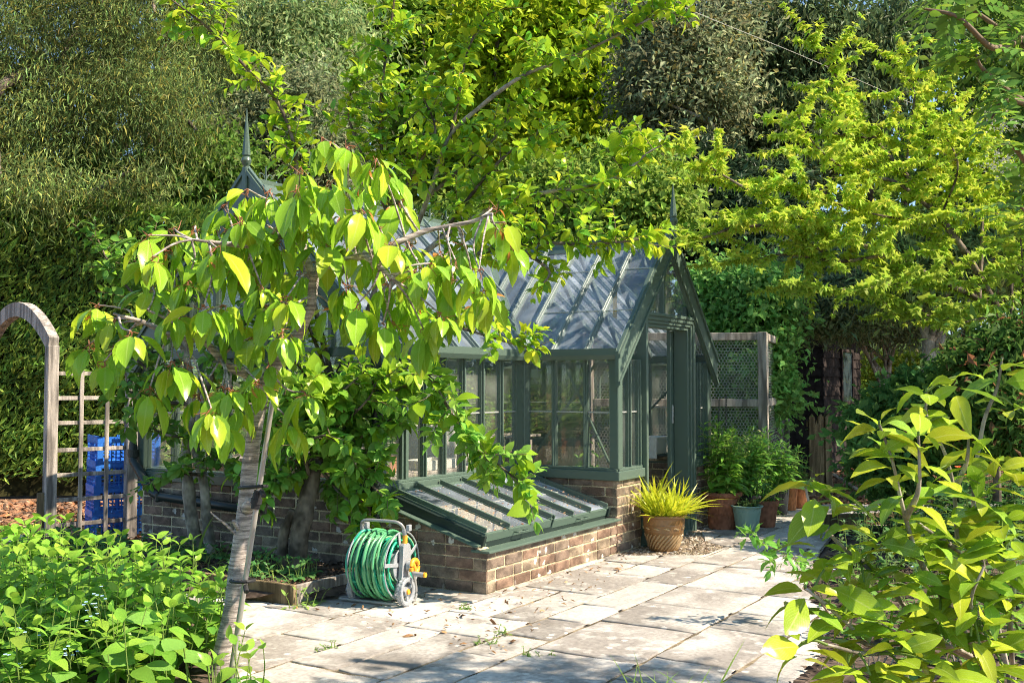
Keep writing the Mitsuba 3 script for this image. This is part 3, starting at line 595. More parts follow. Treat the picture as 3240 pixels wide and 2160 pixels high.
POST = gh + '__corner_post'
for s, t, o in ((S0 + .018, .018, 1), (S1 - .018, .018, 1), (.018, T0 + .018, 1), (.018, T1 - .018, 1), (SL - .018, T0 + .018, 1), (SL - .018, T1 - .018, 1), (S0 - .018, T0 - .018, 1), (S1 + .018, T0 - .018, 1)):
    put(POST, G(cat([cbox(s - .042, s + .042, t - .042, t + .042, ZS - .001, 1.58, .006), cbox(s - .05, s + .05, t - .05, t + .05, 1.535, 1.57, .004)])), 'green_paint')
# eaves with gutters
def eave(axis, fixed, a0, a1, out):
    pr = [(0.03, 1.565), (-.075, 1.565), (-.095, 1.60), (-.095, 1.655), (-.085, 1.655), (-.085, 1.61), (-.03, 1.60), (0.03, 1.64)]
    p = [(fixed - out * x, z) for x, z in pr]
    m = prism(p, a0, a1, 't') if axis == 's' else prism(p, a0, a1, 's')
    put(gh + '__gutter', G(m), 'green_paint')
eave('s', S0, -.04, T0 - .10, -1); eave('s', S1, -.04, T0 - .1, 1); eave('t', T0, -.06, S0 - .003, -1); eave('t', T0, S1 + .003, SL + .06, -1); eave('t', T1, -.06, SL + .06, 1)
# roofs
up_p = A3(-K, 0, 1) / math.hypot(K, 1); up_q = A3(K, 0, 1) / math.hypot(K, 1); up_m = A3(0, -K, 1) / math.hypot(K, 1); up_n = A3(0, K, 1) / math.hypot(K, 1)
def rbar(p, q, up, key='__roof_bar', w=.034): put(gh + key, G(cat([beam(p, q, w, .05, up), beam(p, q, w * .5, .02, up, .002, .034)])), 'sky_glare_paint')
def rpane(pts, lapfrac=None):
    put(gh + '__roof_pane', G(TM(pts, [[0, 1, 2], [0, 2, 3]] if len(pts) == 4 else [[0, 1, 2]])), 'dusty_sky_tint_glass')
pt = [-.02, .29, .60, .90, 1.2, 1.5, 1.8]
for sd, up in ((1, up_p), (-1, up_q)):
    X = lambda h: SC - sd * (HP - (h - ZE) / K)
    for t in pt:
        z0 = ZE if t <= T0 else zm(t)
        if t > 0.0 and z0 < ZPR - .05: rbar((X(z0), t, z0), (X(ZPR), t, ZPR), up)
    for a, b in zip(pt, pt[1:] + [TV]):
        za, zb = (ZE if a <= T0 else zm(a)), (ZE if b <= T0 else zm(b)); a2, b2 = max(a, 0) + .01, b - .01
        h1, h2 = ZE + .36 * (ZPR - ZE), ZE + .74 * (ZPR - ZE)
        if b <= T0 + .01:
            for q0, q1 in ((ZE, h1), (h1 - .01, h2), (h2 - .01, ZPR - .02)): rpane([(X(q0), a2, q0), (X(q0), b2, q0), (X(q1), b2, q1), (X(q1), a2, q1)])
            for hq in (h1, h2): put(gh + '__lap_strip', G(beam((X(hq), a2, hq + .006), (X(hq), b2, hq + .006), .010, .008, (0, 0, 1), .001)), 'alloy')
        else: rpane([(X(za), a2, za), (X(zb), b2, zb), (X(ZPR - .01), b2, ZPR - .01), (X(ZPR - .01), a2, ZPR - .01)])
    put(gh + '__valley', G(beam((X(ZE), T0, ZE + .01), (SC, TV, ZPR + .01), .09, .02, (0, 0, 1))), 'green_paint')
ms2 = [.03 + .305 * k for k in range(20)]
for sd, up in ((1, up_m), (-1, up_n)):
    Y = lambda h: TC - sd * (HM - (h - ZE) / K)
    for s in ms2:
        z0 = max(ZE, zp(s)) if (sd == 1 and S0 < s < S1) else ZE
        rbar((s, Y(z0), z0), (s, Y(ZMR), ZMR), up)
    for a, b in zip(ms2, ms2[1:]):
        za = max(ZE, zp(a)) if (sd == 1 and S0 < a < S1) else ZE; zb = max(ZE, zp(b)) if (sd == 1 and S0 < b < S1) else ZE
        if za == ZE and zb == ZE:
            h1 = ZE + .52 * (ZMR - ZE)
            for q0, q1 in ((ZE, h1), (h1 - .01, ZMR - .02)): rpane([(a + .01, Y(q0), q0), (b - .01, Y(q0), q0), (b - .01, Y(q1), q1), (a + .01, Y(q1), q1)])
            if sd == 1: put(gh + '__lap_strip', G(beam((a + .02, Y(h1), h1 + .006), (b - .02, Y(h1), h1 + .006), .010, .008, (0, 0, 1), .001)), 'alloy')
        else: rpane([(a + .01, Y(za), za), (b - .01, Y(zb), zb), (b - .01, Y(ZMR - .02), ZMR - .02), (a + .01, Y(ZMR - .02), ZMR - .02)])
def ridge(p, q, axis):
    d = [(-.06, -.05), (-.02, .02), (-.02, .055), (.02, .055), (.02, .02), (.06, -.05)]
    if axis == 's': m = prism([(TC + x, ZMR + z) for x, z in d], p, q, 's')
    else: m = prism([(SC + x, ZPR + z) for x, z in d], p, q, 't')
    put(gh + '__ridge', G(m), 'green_paint')
ridge(-.06, SL + .06, 's'); ridge(-.05, TV, 't')
def barge(axis, fixed, c, half, zr, out):
    for sd in (-1, 1):
        e = half + .10
        p = (c + sd * e, ZE - e * K + half * K - .005); q = (c, zr + .03)
        wdt = .205
        for lay, (w, th, off) in enumerate(((wdt, .030, 0.0), (.022, .014, .0302), (.024, .016, .0302))):
            dn = 0 if lay == 0 else (-.078 if lay == 1 else .075)
            pts = []
            for (a, z), cutx in ((p, 1), (q, 0)):
                pts.append((a, z))
            n = unit(A3(-(q[1] - p[1]), q[0] - p[0], 0)); n = n if n[1] > 0 else -n
            v0, v1 = -w / 2 * math.hypot(K, 1) + dn * math.hypot(K, 1) - .03, w / 2 * math.hypot(K, 1) + dn * math.hypot(K, 1) - .03
            poly = [(p[0], p[1] + v0), (p[0], p[1] + v1), (q[0], q[1] + v1), (q[0], q[1] + v0)]
            m = prism(poly, fixed + out * (off + th), fixed + out * off, axis)
            put(gh + '__bargeboard', G(m), 'green_paint')
barge('t', -.035, SC, HP, ZPR, -1); barge('s', -.05, TC, HM, ZMR, -1)
# gable triangles
for a in (2.42, SC - .02, 3.46):
    put(gh + '__glazing_bar', G(beam((a, .03, 1.95 if 2.4 < a < 3.5 else ZS), (a, .03, zp(a) - .03), .045, .05, (0, 1, 0))), 'green_paint')
put(gh + '__pane', G(TM([(S0 + .05, .045, ZE), (2.42, .045, ZE), (2.42, .045, zp(2.42))], [[0, 1, 2]])), 'glass')
put(gh + '__pane', G(TM([(S1 - .05, .045, ZE), (3.46, .045, ZE), (3.46, .045, zp(3.46))], [[0, 1, 2]])), 'glass')
for a, b in ((2.42, SC - .02), (SC - .02, 3.46)): put(gh + '__pane', G(TM([(a, .045, 1.95), (b, .045, 1.95), (b, .045, zp(b) - .02), (a, .045, zp(a) - .02)], [[0, 1, 2], [0, 2, 3]])), 'glass')
for k in range(8):
    a = T0 + .03 + .3 * k + .15
    put(gh + '__glazing_bar', G(beam((.04, a, 1.62), (.04, a, zm(a) - .03), .035, .05, (1, 0, 0))), 'green_paint')
put(gh + '__pane', G(TM([(.045, T0 + .02, ZE), (.045, T1 - .02, ZE), (.045, TC, ZMR - .03)], [[0, 1, 2]])), 'glass')
put(gh + '__pane', G(TM([(SL - .045, T0 + .02, ZE), (SL - .045, T1 - .02, ZE), (SL - .045, TC, ZMR - .03)], [[0, 1, 2]])), 'glass')
put(gh + '__gable_rail', G(beam((.03, T0, 1.6), (.03, T1, 1.6), .08, .07, (0, 0, 1))), 'green_paint'); put(gh + '__gable_rail', G(beam((SL - .03, T0, 1.6), (SL - .03, T1, 1.6), .08, .07, (0, 0, 1))), 'green_paint')
# door frame and the sliding door pushed behind the right hand panel
F = gh + '__door_frame'
fr = [cbox(2.405, 2.44, -.05, .09, .0, 1.955, .004), cbox(2.44, 2.475, -.036, .09, .0, 1.92, .004), cbox(2.475, 2.505, -.02, .09, .0, 1.89, .004),
      cbox(3.47, 3.515, -.05, .12, .0, 1.955, .004), cbox(3.43, 3.47, -.036, .12, .0, 1.92, .004), cbox(3.39, 3.43, -.02, .12, .0, 1.89, .004),
      cbox(2.44, 3.47, -.05, .09, 1.92, 1.955, .004), cbox(2.475, 3.43, -.036, .09, 1.89, 1.92, .004), cbox(2.505, 3.39, -.02, .09, 1.86, 1.89, .004), cbox(2.40, 3.52, -.062, .0, 1.955, 1.985, .004),
      cbox(2.40, 3.52, -.03, .1, -.02, .02, .004)]
for m in fr: put(F, G(m), 'green_paint')
D = gh + '__door'
put(D, G(cat([cbox(3.33, 3.41, .125, .165, .03, 1.86, .004), cbox(3.86, 3.93, .125, .165, .03, 1.86, .004), cbox(3.41, 3.86, .127, .163, .03, .45, .004), cbox(3.41, 3.86, .127, .163, 1.79, 1.86, .004)])), 'green_paint')
put(D + '__lock_plate', G(cat([cbox(3.352, 3.372, .115, .1245, 1.0, 1.17, .002)] + [cbox(3.356, 3.368, .111, .115, z, z + .02, .001) for z in (1.01, 1.06, 1.10, 1.14)])), 'alloy')
put(D + '__pane', G(TM([(3.41, .145, .45), (3.86, .145, .45), (3.86, .145, 1.79), (3.41, .145, 1.79)], [[0, 1, 2], [0, 2, 3]])), 'glass')
# diagonal stays
for p, q in (((S0 + .06, .22, 1.54), (S0 + .06, .84, .72)), ((S1 - .08, .15, 1.52), (S1 - .08, .8, .9)), ((S0 + .06, .1, .72), (S0 + .06, .5, 1.5))):
    put(gh + '__wind_brace', G(beam(p, q, .016, .024, (1, 0, 0), .002)), 'green_paint')
# finials
def finial(c, zb, ht):
    x, y = c; k = keep(gh + '__finial')
    sq = lambda r0, r1, z0, z1, n=8: trimesh.Trimesh(*(lambda g: (np.vstack([np.column_stack([x + r0 * np.cos(g), y + r0 * np.sin(g), np.full(n, z0)]), np.column_stack([x + r1 * np.cos(g), y + r1 * np.sin(g), np.full(n, z1)]), [[x, y, z0], [x, y, z1]]]),
        np.array([t for i in range(n) for t in ([i, (i + 1) % n, n + i], [(i + 1) % n, n + (i + 1) % n, n + i], [2 * n, (i + 1) % n, i], [2 * n + 1, n + i, n + (i + 1) % n])])))((np.arange(n) + .5) * 2 * np.pi / n), process=False)
    put(k, G(cbox(x - .026, x + .026, y - .026, y + .026, zb - .12, zb + .075, .008)), 'green_paint')
    put(k + '__spike', G(sq(.034, .002, zb + .165, zb + ht)), 'green_paint')
    b = lathe([(.001, zb + .07), (.022, zb + .075), (.022, zb + .085), (.033, zb + .10), (.038, zb + .12), (.040, zb + .124), (.038, zb + .128), (.034, zb + .145), (.022, zb + .158), (.026, zb + .163), (.026, zb + .17), (.001, zb + .17)], 20, (x, y, 0))
    put(k + '__ball', G(b), 'green_paint', smooth=40)

finial((SC, -.075), ZPR + .05, .47); finial((-.075, TC), ZMR + .05, .53)
# pierced cresting along the main ridge
for k in range(16):
    s = .06 + k * .27; ms = []
    for sg in (-1, 1):
        g = np.linspace(-.3, 4.4, 14); r = .034 * (1 - g / 6.2)
        c = np.column_stack([s + .07 + sg * (.052 - r * np.cos(g) * 1.0), np.full(14, TC), ZMR + .085 + r * np.sin(g) * .8])
        ms.append(tube(c, .0055, 5))
    ms.append(tube(curve([(s + .07, TC, ZMR + .05), (s + .07, TC, ZMR + .13), (s + .07, TC, ZMR + .17)], 3), np.linspace(.010, .004, 7), 5))
    ms.append(cbox(s - .01, s + .15, TC - .005, TC + .005, ZMR + .05, ZMR + .06, .002))
    put(gh + '__cresting', G(cat(ms)), 'green_paint')
# rainwater pipes
PIPE = gh + '__downpipe'
def pipe(pts, r=.034, clips=()):
    k = put(PIPE, G(tube(pts, r, 14)), 'dark_green', smooth=50)
    for c in clips: put(k + '__collar', G(cat([lathe([(r + .0, -.03), (r + .007, -.03), (r + .007, .03), (r, .03)], 14, c)])), 'dark_green')
pipe([(-.075, T0 - .035, 1.58), (-.075, T0 - .035, 1.45), (-.075, T0 - .035, .62), (-.075, T0 - .035, .4)], .036, [(-.075, T0 - .035, .70), (-.075, T0 - .035, 1.52)])
pipe([(-.07, T1 + .02, 1.58), (-.07, T1 + .02, 1.3), (-.07, T1 + .02, .80), (-.072, T1 + .01, .74), (-.075, T1 - .22, .50), (-.075, T1 - .3, .47), (-.075, T1 - 1.0, .44), (-.075, T1 - 1.4, .42)], .036, [(-.07, T1 + .02, .80)])
for t in (T1 - .32, T1 - .74): put(PIPE + '_001__collar', G(beam((-.075, t - .02, .468 - .04 * (T1 - .3 - t)), (-.075, t + .02, .468 - .04 * (T1 - .3 - t)), .083, .083, (0, 0, 1), .03)), 'dark_green')

# inside: staging, pots, plants, a sticky trap
def tank(x0, x1, y0, y1, z0, z1): return cat([bx(x0, x1, y0, y1, z0, z0 + .02), bx(x0, x0 + .02, y0, y1, z0, z1), bx(x1 - .02, x1, y0, y1, z0, z1), bx(x0, x1, y0, y0 + .02, z0, z1), bx(x0, x1, y1 - .02, y1, z0, z1)])
b = thing('staging_bench', 'slatted bench along the far wall inside the greenhouse', 'bench')
for k in range(9): put(b + '__slat', G(cbox(.3, 5.5, T1 - .62 + .055 * k, T1 - .58 + .055 * k, .72, .745)), 'grey_wood')
for x in (.4, 2.0, 3.6, 5.3):
    for y in (T1 - .58, T1 - .16): put(b + '__leg', G(cbox(x, x + .05, y, y + .05, -.006, .715)), 'grey_wood')
b2 = thing('staging_bench', 'bench behind the glass over the cold frame', 'bench')
for k in range(6): put(b2 + '__slat', G(cbox(.25, 1.75, T0 + .18 + .07 * k, T0 + .235 + .07 * k, .66, .685)), 'grey_wood')
for x in (.3, 1.65):
    for y in (T0 + .19, T0 + .52): put(b2 + '__leg', G(cbox(x, x + .05, y, y + .05, -.006, .657)), 'grey_wood')
def small_pot(label, s, t, z, r, hgt, mat='orange_terracotta', group=None):
    k = thing('flower_pot', label, 'flower pot', group)
    p = L(s, t, z)
    put(k, lathe([(.001, 0), (r * .68, 0), (r * .9, hgt * .74), (r, hgt * .75), (r, hgt), (r * .9, hgt), (r * .84, hgt * .8), (r * .8, hgt * .78), (.001, hgt * .78)], 24, p), mat, smooth=45)
    return k
small_pot('small orange clay pot behind the glass beside the porch corner', 1.72, T0 + .25, .686, .055, .11)
small_pot('orange clay pot on the bench behind the middle panes over the cold frame', .62, T0 + .4, .686, .07, .13)
k = thing('seed_tray', 'pale seed tray on the bench behind the panes over the cold frame', 'seed tray'); put(k, G(tank(.9, 1.3, T0 + .25, T0 + .5, .687, .76)), 'pale_board')
k = thing('water_tank', 'pale square tank standing behind the porch side window', 'tank'); put(k, G(tank(2.6, 3.1, 2.2, 2.7, -.004, .95)), 'pale_board')
k = thing('sticky_trap', 'yellow sticky trap hanging under the porch roof', 'insect trap')
put(k, G(cbox(S0 + .62, S0 + .70, .335, .338, 1.95, 2.19, .001)), 'yellow_card'); put(k + '__cord', G(tube([(S0 + .66, .3365, 2.19), (S0 + .66, .3365, 2.22)], .002, 4)), 'wire')
k = thing('wooden_plank', 'narrow brown plank leaning inside the porch doorway', 'plank'); put(k, G(beam((3.78, .22, -.004), (3.80, .26, .80), .09, .03, (0, 1, 0))), 'brown_wood')
k = thing('wooden_box', 'pale wooden box on a shelf inside the porch doorway', 'box'); put(k, G(cat([cbox(3.42, 3.78, .32, .52, .70, .86), cbox(3.41, 3.43, .31, .53, .66, .87)])), 'pale_board'); put(k + '__shelf', G(cbox(3.4, 3.82, .3, .56, .64, .66)), 'brown_wood')

# ---------------------------------------------------------------- cold frame
cf = thing('cold_frame', 'brick cold frame with two sloping ribbed glass lids in front of the greenhouse', 'cold frame')
CW, ZF, ZK = S0 - .004, .285, .555
top = lambda t: ZF - .018 + (ZK - ZF) * t / T0
build_walls(cf, [('t', 0.0, 0.0, CW - .002, 0, ZF - .018, dict(out=-1)), ('s', 0.0, .003, T0 - .01, 0, .56, dict(out=-1, top=top, start=1))])
def slope(t): return ZF + (ZK - ZF) * t / T0
ang = unit(A3(0, T0, ZK - ZF)); upc = np.cross(A3(1, 0, 0), ang)
put(cf + '__coping', G(cbox(-.03, CW - .003, -.038, .11, ZF - .018, ZF - .002, .003)), 'green_paint')
put(cf + '__coping', G(beam((.035, .07, slope(.1) - .012), (.035, T0 - .04, slope(T0 - .04) - .010), .13, .014, upc)), 'green_paint')
put(cf + '__frame', G(cat([beam((.05, .05, slope(.05) + .03), (.05, T0 - .05, slope(T0 - .05) + .03), .03, .07, upc), beam((.06, .095, ZF + .02), (CW - .03, .095, ZF + .02), .03, .045), beam((CW - .04, .05, slope(.05) + .03), (CW - .04, T0 - .05, slope(T0 - .05) + .03), .03, .07, upc), beam((.06, T0 - .05, ZK + .0), (CW - .03, T0 - .05, ZK + .0), .04, .08)])), 'dark_green')
put(cf + '__soil', G(bx(.1, CW - .05, .1, T0 - .05, -.02, .10)), 'dark_soil')
for k, (a, b, lift) in enumerate(((.065, .965, .012), (.985, 1.875, .0))):
    ld = keep(cf + '__lid'); o = .052 + lift
    rail = beam((a, .078, slope(.078) + o - .022), (b, .078, slope(.078) + o - .022), .022, .060, upc)
    put(ld, G(cat([rail, beam((a, T0 - .06, slope(T0 - .06) + o), (b, T0 - .06, slope(T0 - .06) + o), .03, .03, upc), beam((a + .012, .075, slope(.075) + o - .02), (a + .012, T0 - .06, slope(T0 - .06) + o - .02), .024, .05, upc), beam((b - .012, .075, slope(.075) + o - .02), (b - .012, T0 - .06, slope(T0 - .06) + o - .02), .024, .05, upc)])), 'green_paint')
    st = [a + .012 + (b - a - .024) * q / 3 for q in range(4)]
    for s in st:
        put(ld + '__bar', G(cat([beam((s, .055, slope(.055) + o + .012), (s, T0 - .05, slope(T0 - .05) + o + .012), .026, .012, upc, .002), beam((s, .055, slope(.055) + o + .03), (s, T0 - .05, slope(T0 - .05) + o + .03), .009, .032, upc, .002), beam((s + .004, .055, slope(.055) + o + .046), (s + .004, T0 - .05, slope(T0 - .05) + o + .046), .017, .006, upc, .001)])), 'green_paint')
    for p, q in zip(st[:-1], st[1:]):
        for y0, y1, e in ((.08, .46, 0), (.45, T0 - .07, .004)):
            put(ld + '__pane', G(TM([(p, y0, slope(y0) + o + .006 + e), (q, y0, slope(y0) + o + .006 + e), (q, y1, slope(y1) + o + .006 + e), (p, y1, slope(y1) + o + .006 + e)], [[0, 1, 2], [0, 2, 3]])), 'dusty_sky_tint_glass')
        put(ld + '__lap_strip', G(beam((p + .02, .455, slope(.455) + o + .011), (q - .02, .455, slope(.455) + o + .011), .008, .006, upc, .001)), 'alloy')
    hx = (a + b) / 2 - .01 + (.0 if k == 0 else -.0)
    put(ld + '__handle', G(tube(curve([(hx - .06, .066, slope(.06) + o - .02), (hx - .058, .022, slope(.06) + o - .018), (hx + .058, .022, slope(.06) + o - .018), (hx + .06, .066, slope(.06) + o - .02)], 4), .005, 6)), 'green_paint', smooth=True)
nl = 520
P = np.column_stack([rng.uniform(.1, 1.85, nl), np.clip(rng.gamma(2.0, .16, nl) + .05, .05, .8), np.zeros(nl)]); P[:, 2] = slope(P[:, 1]) + .075
Pw = ORG + P @ GM.T
k = foliage('fallen_petals', [scatter(quad_tpl(.5, .3), Pw, rnd(nl, 3) * A3(1, 1, .3), A3(0, 0, 1) + rnd(nl, 3) * .3, .016 * np.exp(.4 * rnd(nl)), colors(nl, [.32, .18, .10], .3, .1, [([.5, .42, .3], .4)]))], 'leaf_dull', label='brown petals and dry bits lying on the cold frame glass')

# ---------------------------------------------------------------- timber edging
e = thing('timber_edging', 'low weathered timber edging round the bed by the greenhouse wall', 'edging')
put(e + '__board', G(cbox(-.915, -.885, .83, 4.25, -.02, .125, .004)), 'brown_wood'); put(e + '__board', G(cbox(-.884, -.03, .83, .858, -.02, .12, .004)), 'grey_wood')
put(e + '__peg', G(cbox(-.884, -.85, .86, .90, -.02, .10, .003)), 'brown_wood')
e = thing('timber_edging', 'low timber edging of the far flower bed beyond the pots', 'edging')
put(e + '__board', beam((3.0, 10.12, .05), (6.4, 10.82, .05), .03, .12), 'brown_wood')

# ---------------------------------------------------------------- hose reel
hr = thing('hose_reel', 'grey hose cart wound with green garden hose beside the cold frame', 'hose reel')
HX, HY = -AV * math.cos(.12) + BV * math.sin(.12), BV * math.cos(.12) + AV * math.sin(.12)      # axle towards the viewer's right; sideways
HG = np.stack([HX, HY, A3(0, 0, 1)], 1) * .88
HC = ground(932, 1391) - HG @ A3(.205, -.035, 0)
def H(m): m = m.copy(); m.vertices = HC + np.asarray(m.vertices) @ HG.T; return m
zc = .275
hcols = np.array([[.015, .30, .17], [.02, .36, .22], [.03, .40, .25], [.10, .38, .17], [.015, .27, .16]])
for lay, (r0, nt, x0, x1) in enumerate(((.125, 9, -.125, .125), (.165, 10, -.13, .13), (.200, 12, -.135, .135), (.224, 10, -.125, .115))):
    g = np.linspace(0, nt * 2 * np.pi, nt * 34); tt = g / g[-1]
    x = x0 + (x1 - x0) * tt; wob = .020 * np.sin(g * .53 + lay) + .012 * np.sin(g * 1.0 + 1.3 * np.floor(g / 6.28))
    r = r0 + .012 * np.sin(g * .31 + 2 * lay) + .010 * (meshkit.noise(np.column_stack([g * .25, g * 0 + lay * 9, g * 0])) - .5)
    sag = np.where(np.sin(g) < 0, 1.0 + .035 * (lay + 1) / 4, 1.0)
    p = np.column_stack([x + wob * (lay > 0), r * np.cos(g), zc + r * np.sin(g) * sag])
    m = H(tube(p, .0098, 7)); c = hcols[lay % 5] * (.9 + .2 * rng.random()); v = np.repeat(c[None], len(m.vertices), 0)
    stripe = (np.arange(len(m.vertices)) % 7) == (lay * 2) % 7; v[stripe] = [.30, .48, .22]
    put(hr + '__hose', m, 'hose_green', smooth=True, color=v)
tail = curve([(-.10, -.16, .16), (-.16, -.21, .20), (-.17, -.20, .36), (-.13, -.10, .50), (-.1, .02, .50)], 10)
m = H(tube(tail, .0098, 7)); put(hr + '__hose', m, 'hose_green', smooth=True, color=np.repeat(hcols[2][None], len(m.vertices), 0))
put(hr + '__drum', H(trimesh.creation.cylinder(.10, .29, sections=28, transform=trimesh.transformations.rotation_matrix(math.pi / 2, [0, 1, 0], [0, 0, 0])).apply_translation([0, 0, zc])), 'grey_plastic', smooth=40)
def ring(x, r, rt, n=36, sides=6): g = np.linspace(0, 2 * np.pi, n + 1); return tube(np.column_stack([np.full(n + 1, x), r * np.cos(g), zc + r * np.sin(g)]), rt, sides, False)
for x in (-.152, .152):
    put(hr + '__flange', H(cat([ring(x, .235, .006), ring(x, .118, .005)] + [beam((x, .05 * math.cos(q), zc + .05 * math.sin(q)), (x, (.233) * math.cos(q), zc + .233 * math.sin(q)), .028, .006, (1, 0, 0)) for q in np.arange(5) * 2 * np.pi / 5 + .5])), 'grey_plastic', smooth=40)
def plate(x0, x1):
    out = [(-.030, .43), (.030, .43), (.050, .415), (.066, .37), (.060, .33), (.050, .22), (.034, .12), (-.045, .115), (-.062, .20), (-.050, .30), (-.046, .37), (-.042, .415)]
    return prism(out, x0, x1, 's')
for x in (.160, -.188): put(hr + '__side_plate', H(plate(x, x + .028)), 'grey_plastic')
put(hr + '__side_plate__hub', H(trimesh.creation.cylinder(.035, .03, sections=24, transform=trimesh.transformations.rotation_matrix(math.pi / 2, [0, 1, 0])).apply_translation([.218, 0, zc])), 'grey_plastic', smooth=40)
c = keep(hr + '__crank')
g = np.linspace(-1.2, 3.6, 22)
put(c, H(cat([tube(np.column_stack([np.full(22, .236), .030 + .048 * np.cos(g), zc - .01 + .048 * np.sin(g)]), .017, 10), tube(curve([(.232, 0, zc + .03), (.240, .02, zc - .01), (.245, .03, zc - .05)], 5), .016, 10)])), 'yellow_plastic', smooth=45)
put(c + '__grip', H(tube([(.236, .01, zc - .055), (.325, .01, zc - .057)], .017, 14)), 'grey_plastic', smooth=45)
put(c + '__cap', H(tube([(.326, .01, zc - .057), (.340, .01, zc - .057)], .018, 14)), 'yellow_plastic', smooth=45)
hnd = [(.175, .0, .42), (.175, -.005, .50), (.172, -.02, .545), (.15, -.035, .572), (.11, -.04, .583), (0, -.04, .585), (-.11, -.04, .583), (-.15, -.035, .572), (-.172, -.02, .545), (-.175, .0, .42)]
put(hr + '__handle', H(tube(curve(hnd, 4), .0115, 10)), 'tube_metal', smooth=True)
for x in (.175, -.175):
    put(hr + '__collar', H(cat([tube([(x, 0, .43), (x, 0, .488)], .0175, 12)])), 'yellow_plastic', smooth=45)
    put(hr + '__joint', H(cat([tube([(x, -.002, .492), (x, -.012, .53)], .0165, 12), cbox(x + .012, x + .04, -.01, .03, .515, .56, .004)])), 'grey_plastic', smooth=45)
put(hr + '__frame', H(tube(curve([(.20, .035, .30), (.20, .07, .22), (.20, .105, .13), (.20, .115, .06), (.195, .10, .02), (.16, .09, .012), (-.16, .09, .012), (-.2, .115, .06), (-.2, .07, .22), (-.2, .035, .3)], 5), .0115, 10)), 'tube_metal', smooth=True)
put(hr + '__axle', H(tube([(.22, -.03, .1), (-.22, -.03, .1)], .008, 8)), 'tube_metal', smooth=True)
put(hr + '__frame', H(tube([(.17, -.10, .02), (-.30, -.10, .02)], .011, 10)), 'tube_metal', smooth=True)
def wheel(x0, out):
    k = keep(hr + '__wheel'); R = .098; c = (x0, -.035, R + .002)
    tw = lambda pr: (lambda m: TM(np.asarray(m.vertices)[:, [2, 0, 1]] * A3(out, 1, 1) + A3(*c), m.faces))(lathe(pr, 40))
    put(k, H(tw([(.072, -.02), (R - .006, -.022), (R, -.016), (R, .016), (R - .006, .022), (.072, .02), (.066, .012), (.066, -.012), (.072, -.02)])), 'grey_plastic', smooth=35)
    tr = []
    for q in np.arange(20) * 2 * np.pi / 20:
        for sx, dq in ((-.012, 0), (.012, .157)):
            y, z = R * math.cos(q + dq), R * math.sin(q + dq); tr.append(beam((c[0] + sx - .008, c[1] + y, c[2] + z), (c[0] + sx + .008, c[1] + y, c[2] + z), .016, .006, (0, math.cos(q + dq), math.sin(q + dq)), .002))
    put(k + '__tread', H(cat(tr)), 'grey_plastic')
    put(k + '__spoke', H(cat([beam((c[0] + out * .006, c[1] + .02 * math.cos(q), c[2] + .02 * math.sin(q)), (c[0] + out * .012, c[1] + .07 * math.cos(q), c[2] + .07 * math.sin(q)), .026, .012, (1, 0, 0)) for q in np.arange(3) * 2 * np.pi / 3 + .6] + [tw([(.001, .018), (.03, .014), (.034, -.01), (.001, -.012)])])), 'grey_plastic')
    put(k + '__hub', H(tw([(.001, .03), (.017, .028), (.02, .016), (.001, .015)])), 'yellow_plastic', smooth=40)
wheel(.205, 1); wheel(-.205, -1)
# spray gun lying on the paving
sg = thing('spray_gun', 'grey hose spray gun lying on the paving in front of the hose reel', 'spray gun')
Q = L(-.52, .62, .0)
def SGm(m): m = m.copy(); d = unit(A3(.95, .12, .16)); s = unit(np.cross(A3(0, 0, 1), d)); u = np.cross(d, s); m.vertices = Q + np.asarray(m.vertices) @ np.stack([d, s, u]); return m
put(sg + '__barrel', SGm(tube(curve([(0.13, 0, .055), (.06, 0, .05), (.0, 0, .055)], 6), np.linspace(.017, .026, 13), 14)), 'grey_plastic', smooth=45)
put(sg + '__head', SGm(lathe([(.001, -.05), (.030, -.05), (.036, -.03), (.040, .0), (.038, .02), (.026, .03), (.001, .03)], 24).apply_transform(trimesh.transformations.rotation_matrix(2.1, [0, 1, 0])).apply_translation([-.035, 0, .07])), 'grey_plastic', smooth=45)
put(sg + '__trigger', SGm(tube(curve([(.09, .01, .09), (.05, .015, .11), (-.01, .01, .10), (-.05, .01, .05)], 5), .008, 8)), 'grey_plastic', smooth=True)
put(sg + '__connector', SGm(tube([(.13, 0, .055), (.165, 0, .058)], .019, 14)), 'orange_plastic', smooth=45); put(sg + '__coupling', SGm(tube([(.166, 0, .058), (.20, 0, .06)], .017, 14)), 'rubber', smooth=45)
put(sg + '__valve_knob', SGm(lathe([(.001, -.018), (.013, -.018), (.016, .01), (.001, .02)], 10).apply_transform(trimesh.transformations.rotation_matrix(2.4, [0, 1, 0])).apply_translation([-.01, -.01, .015])), 'pink_plastic', smooth=40)

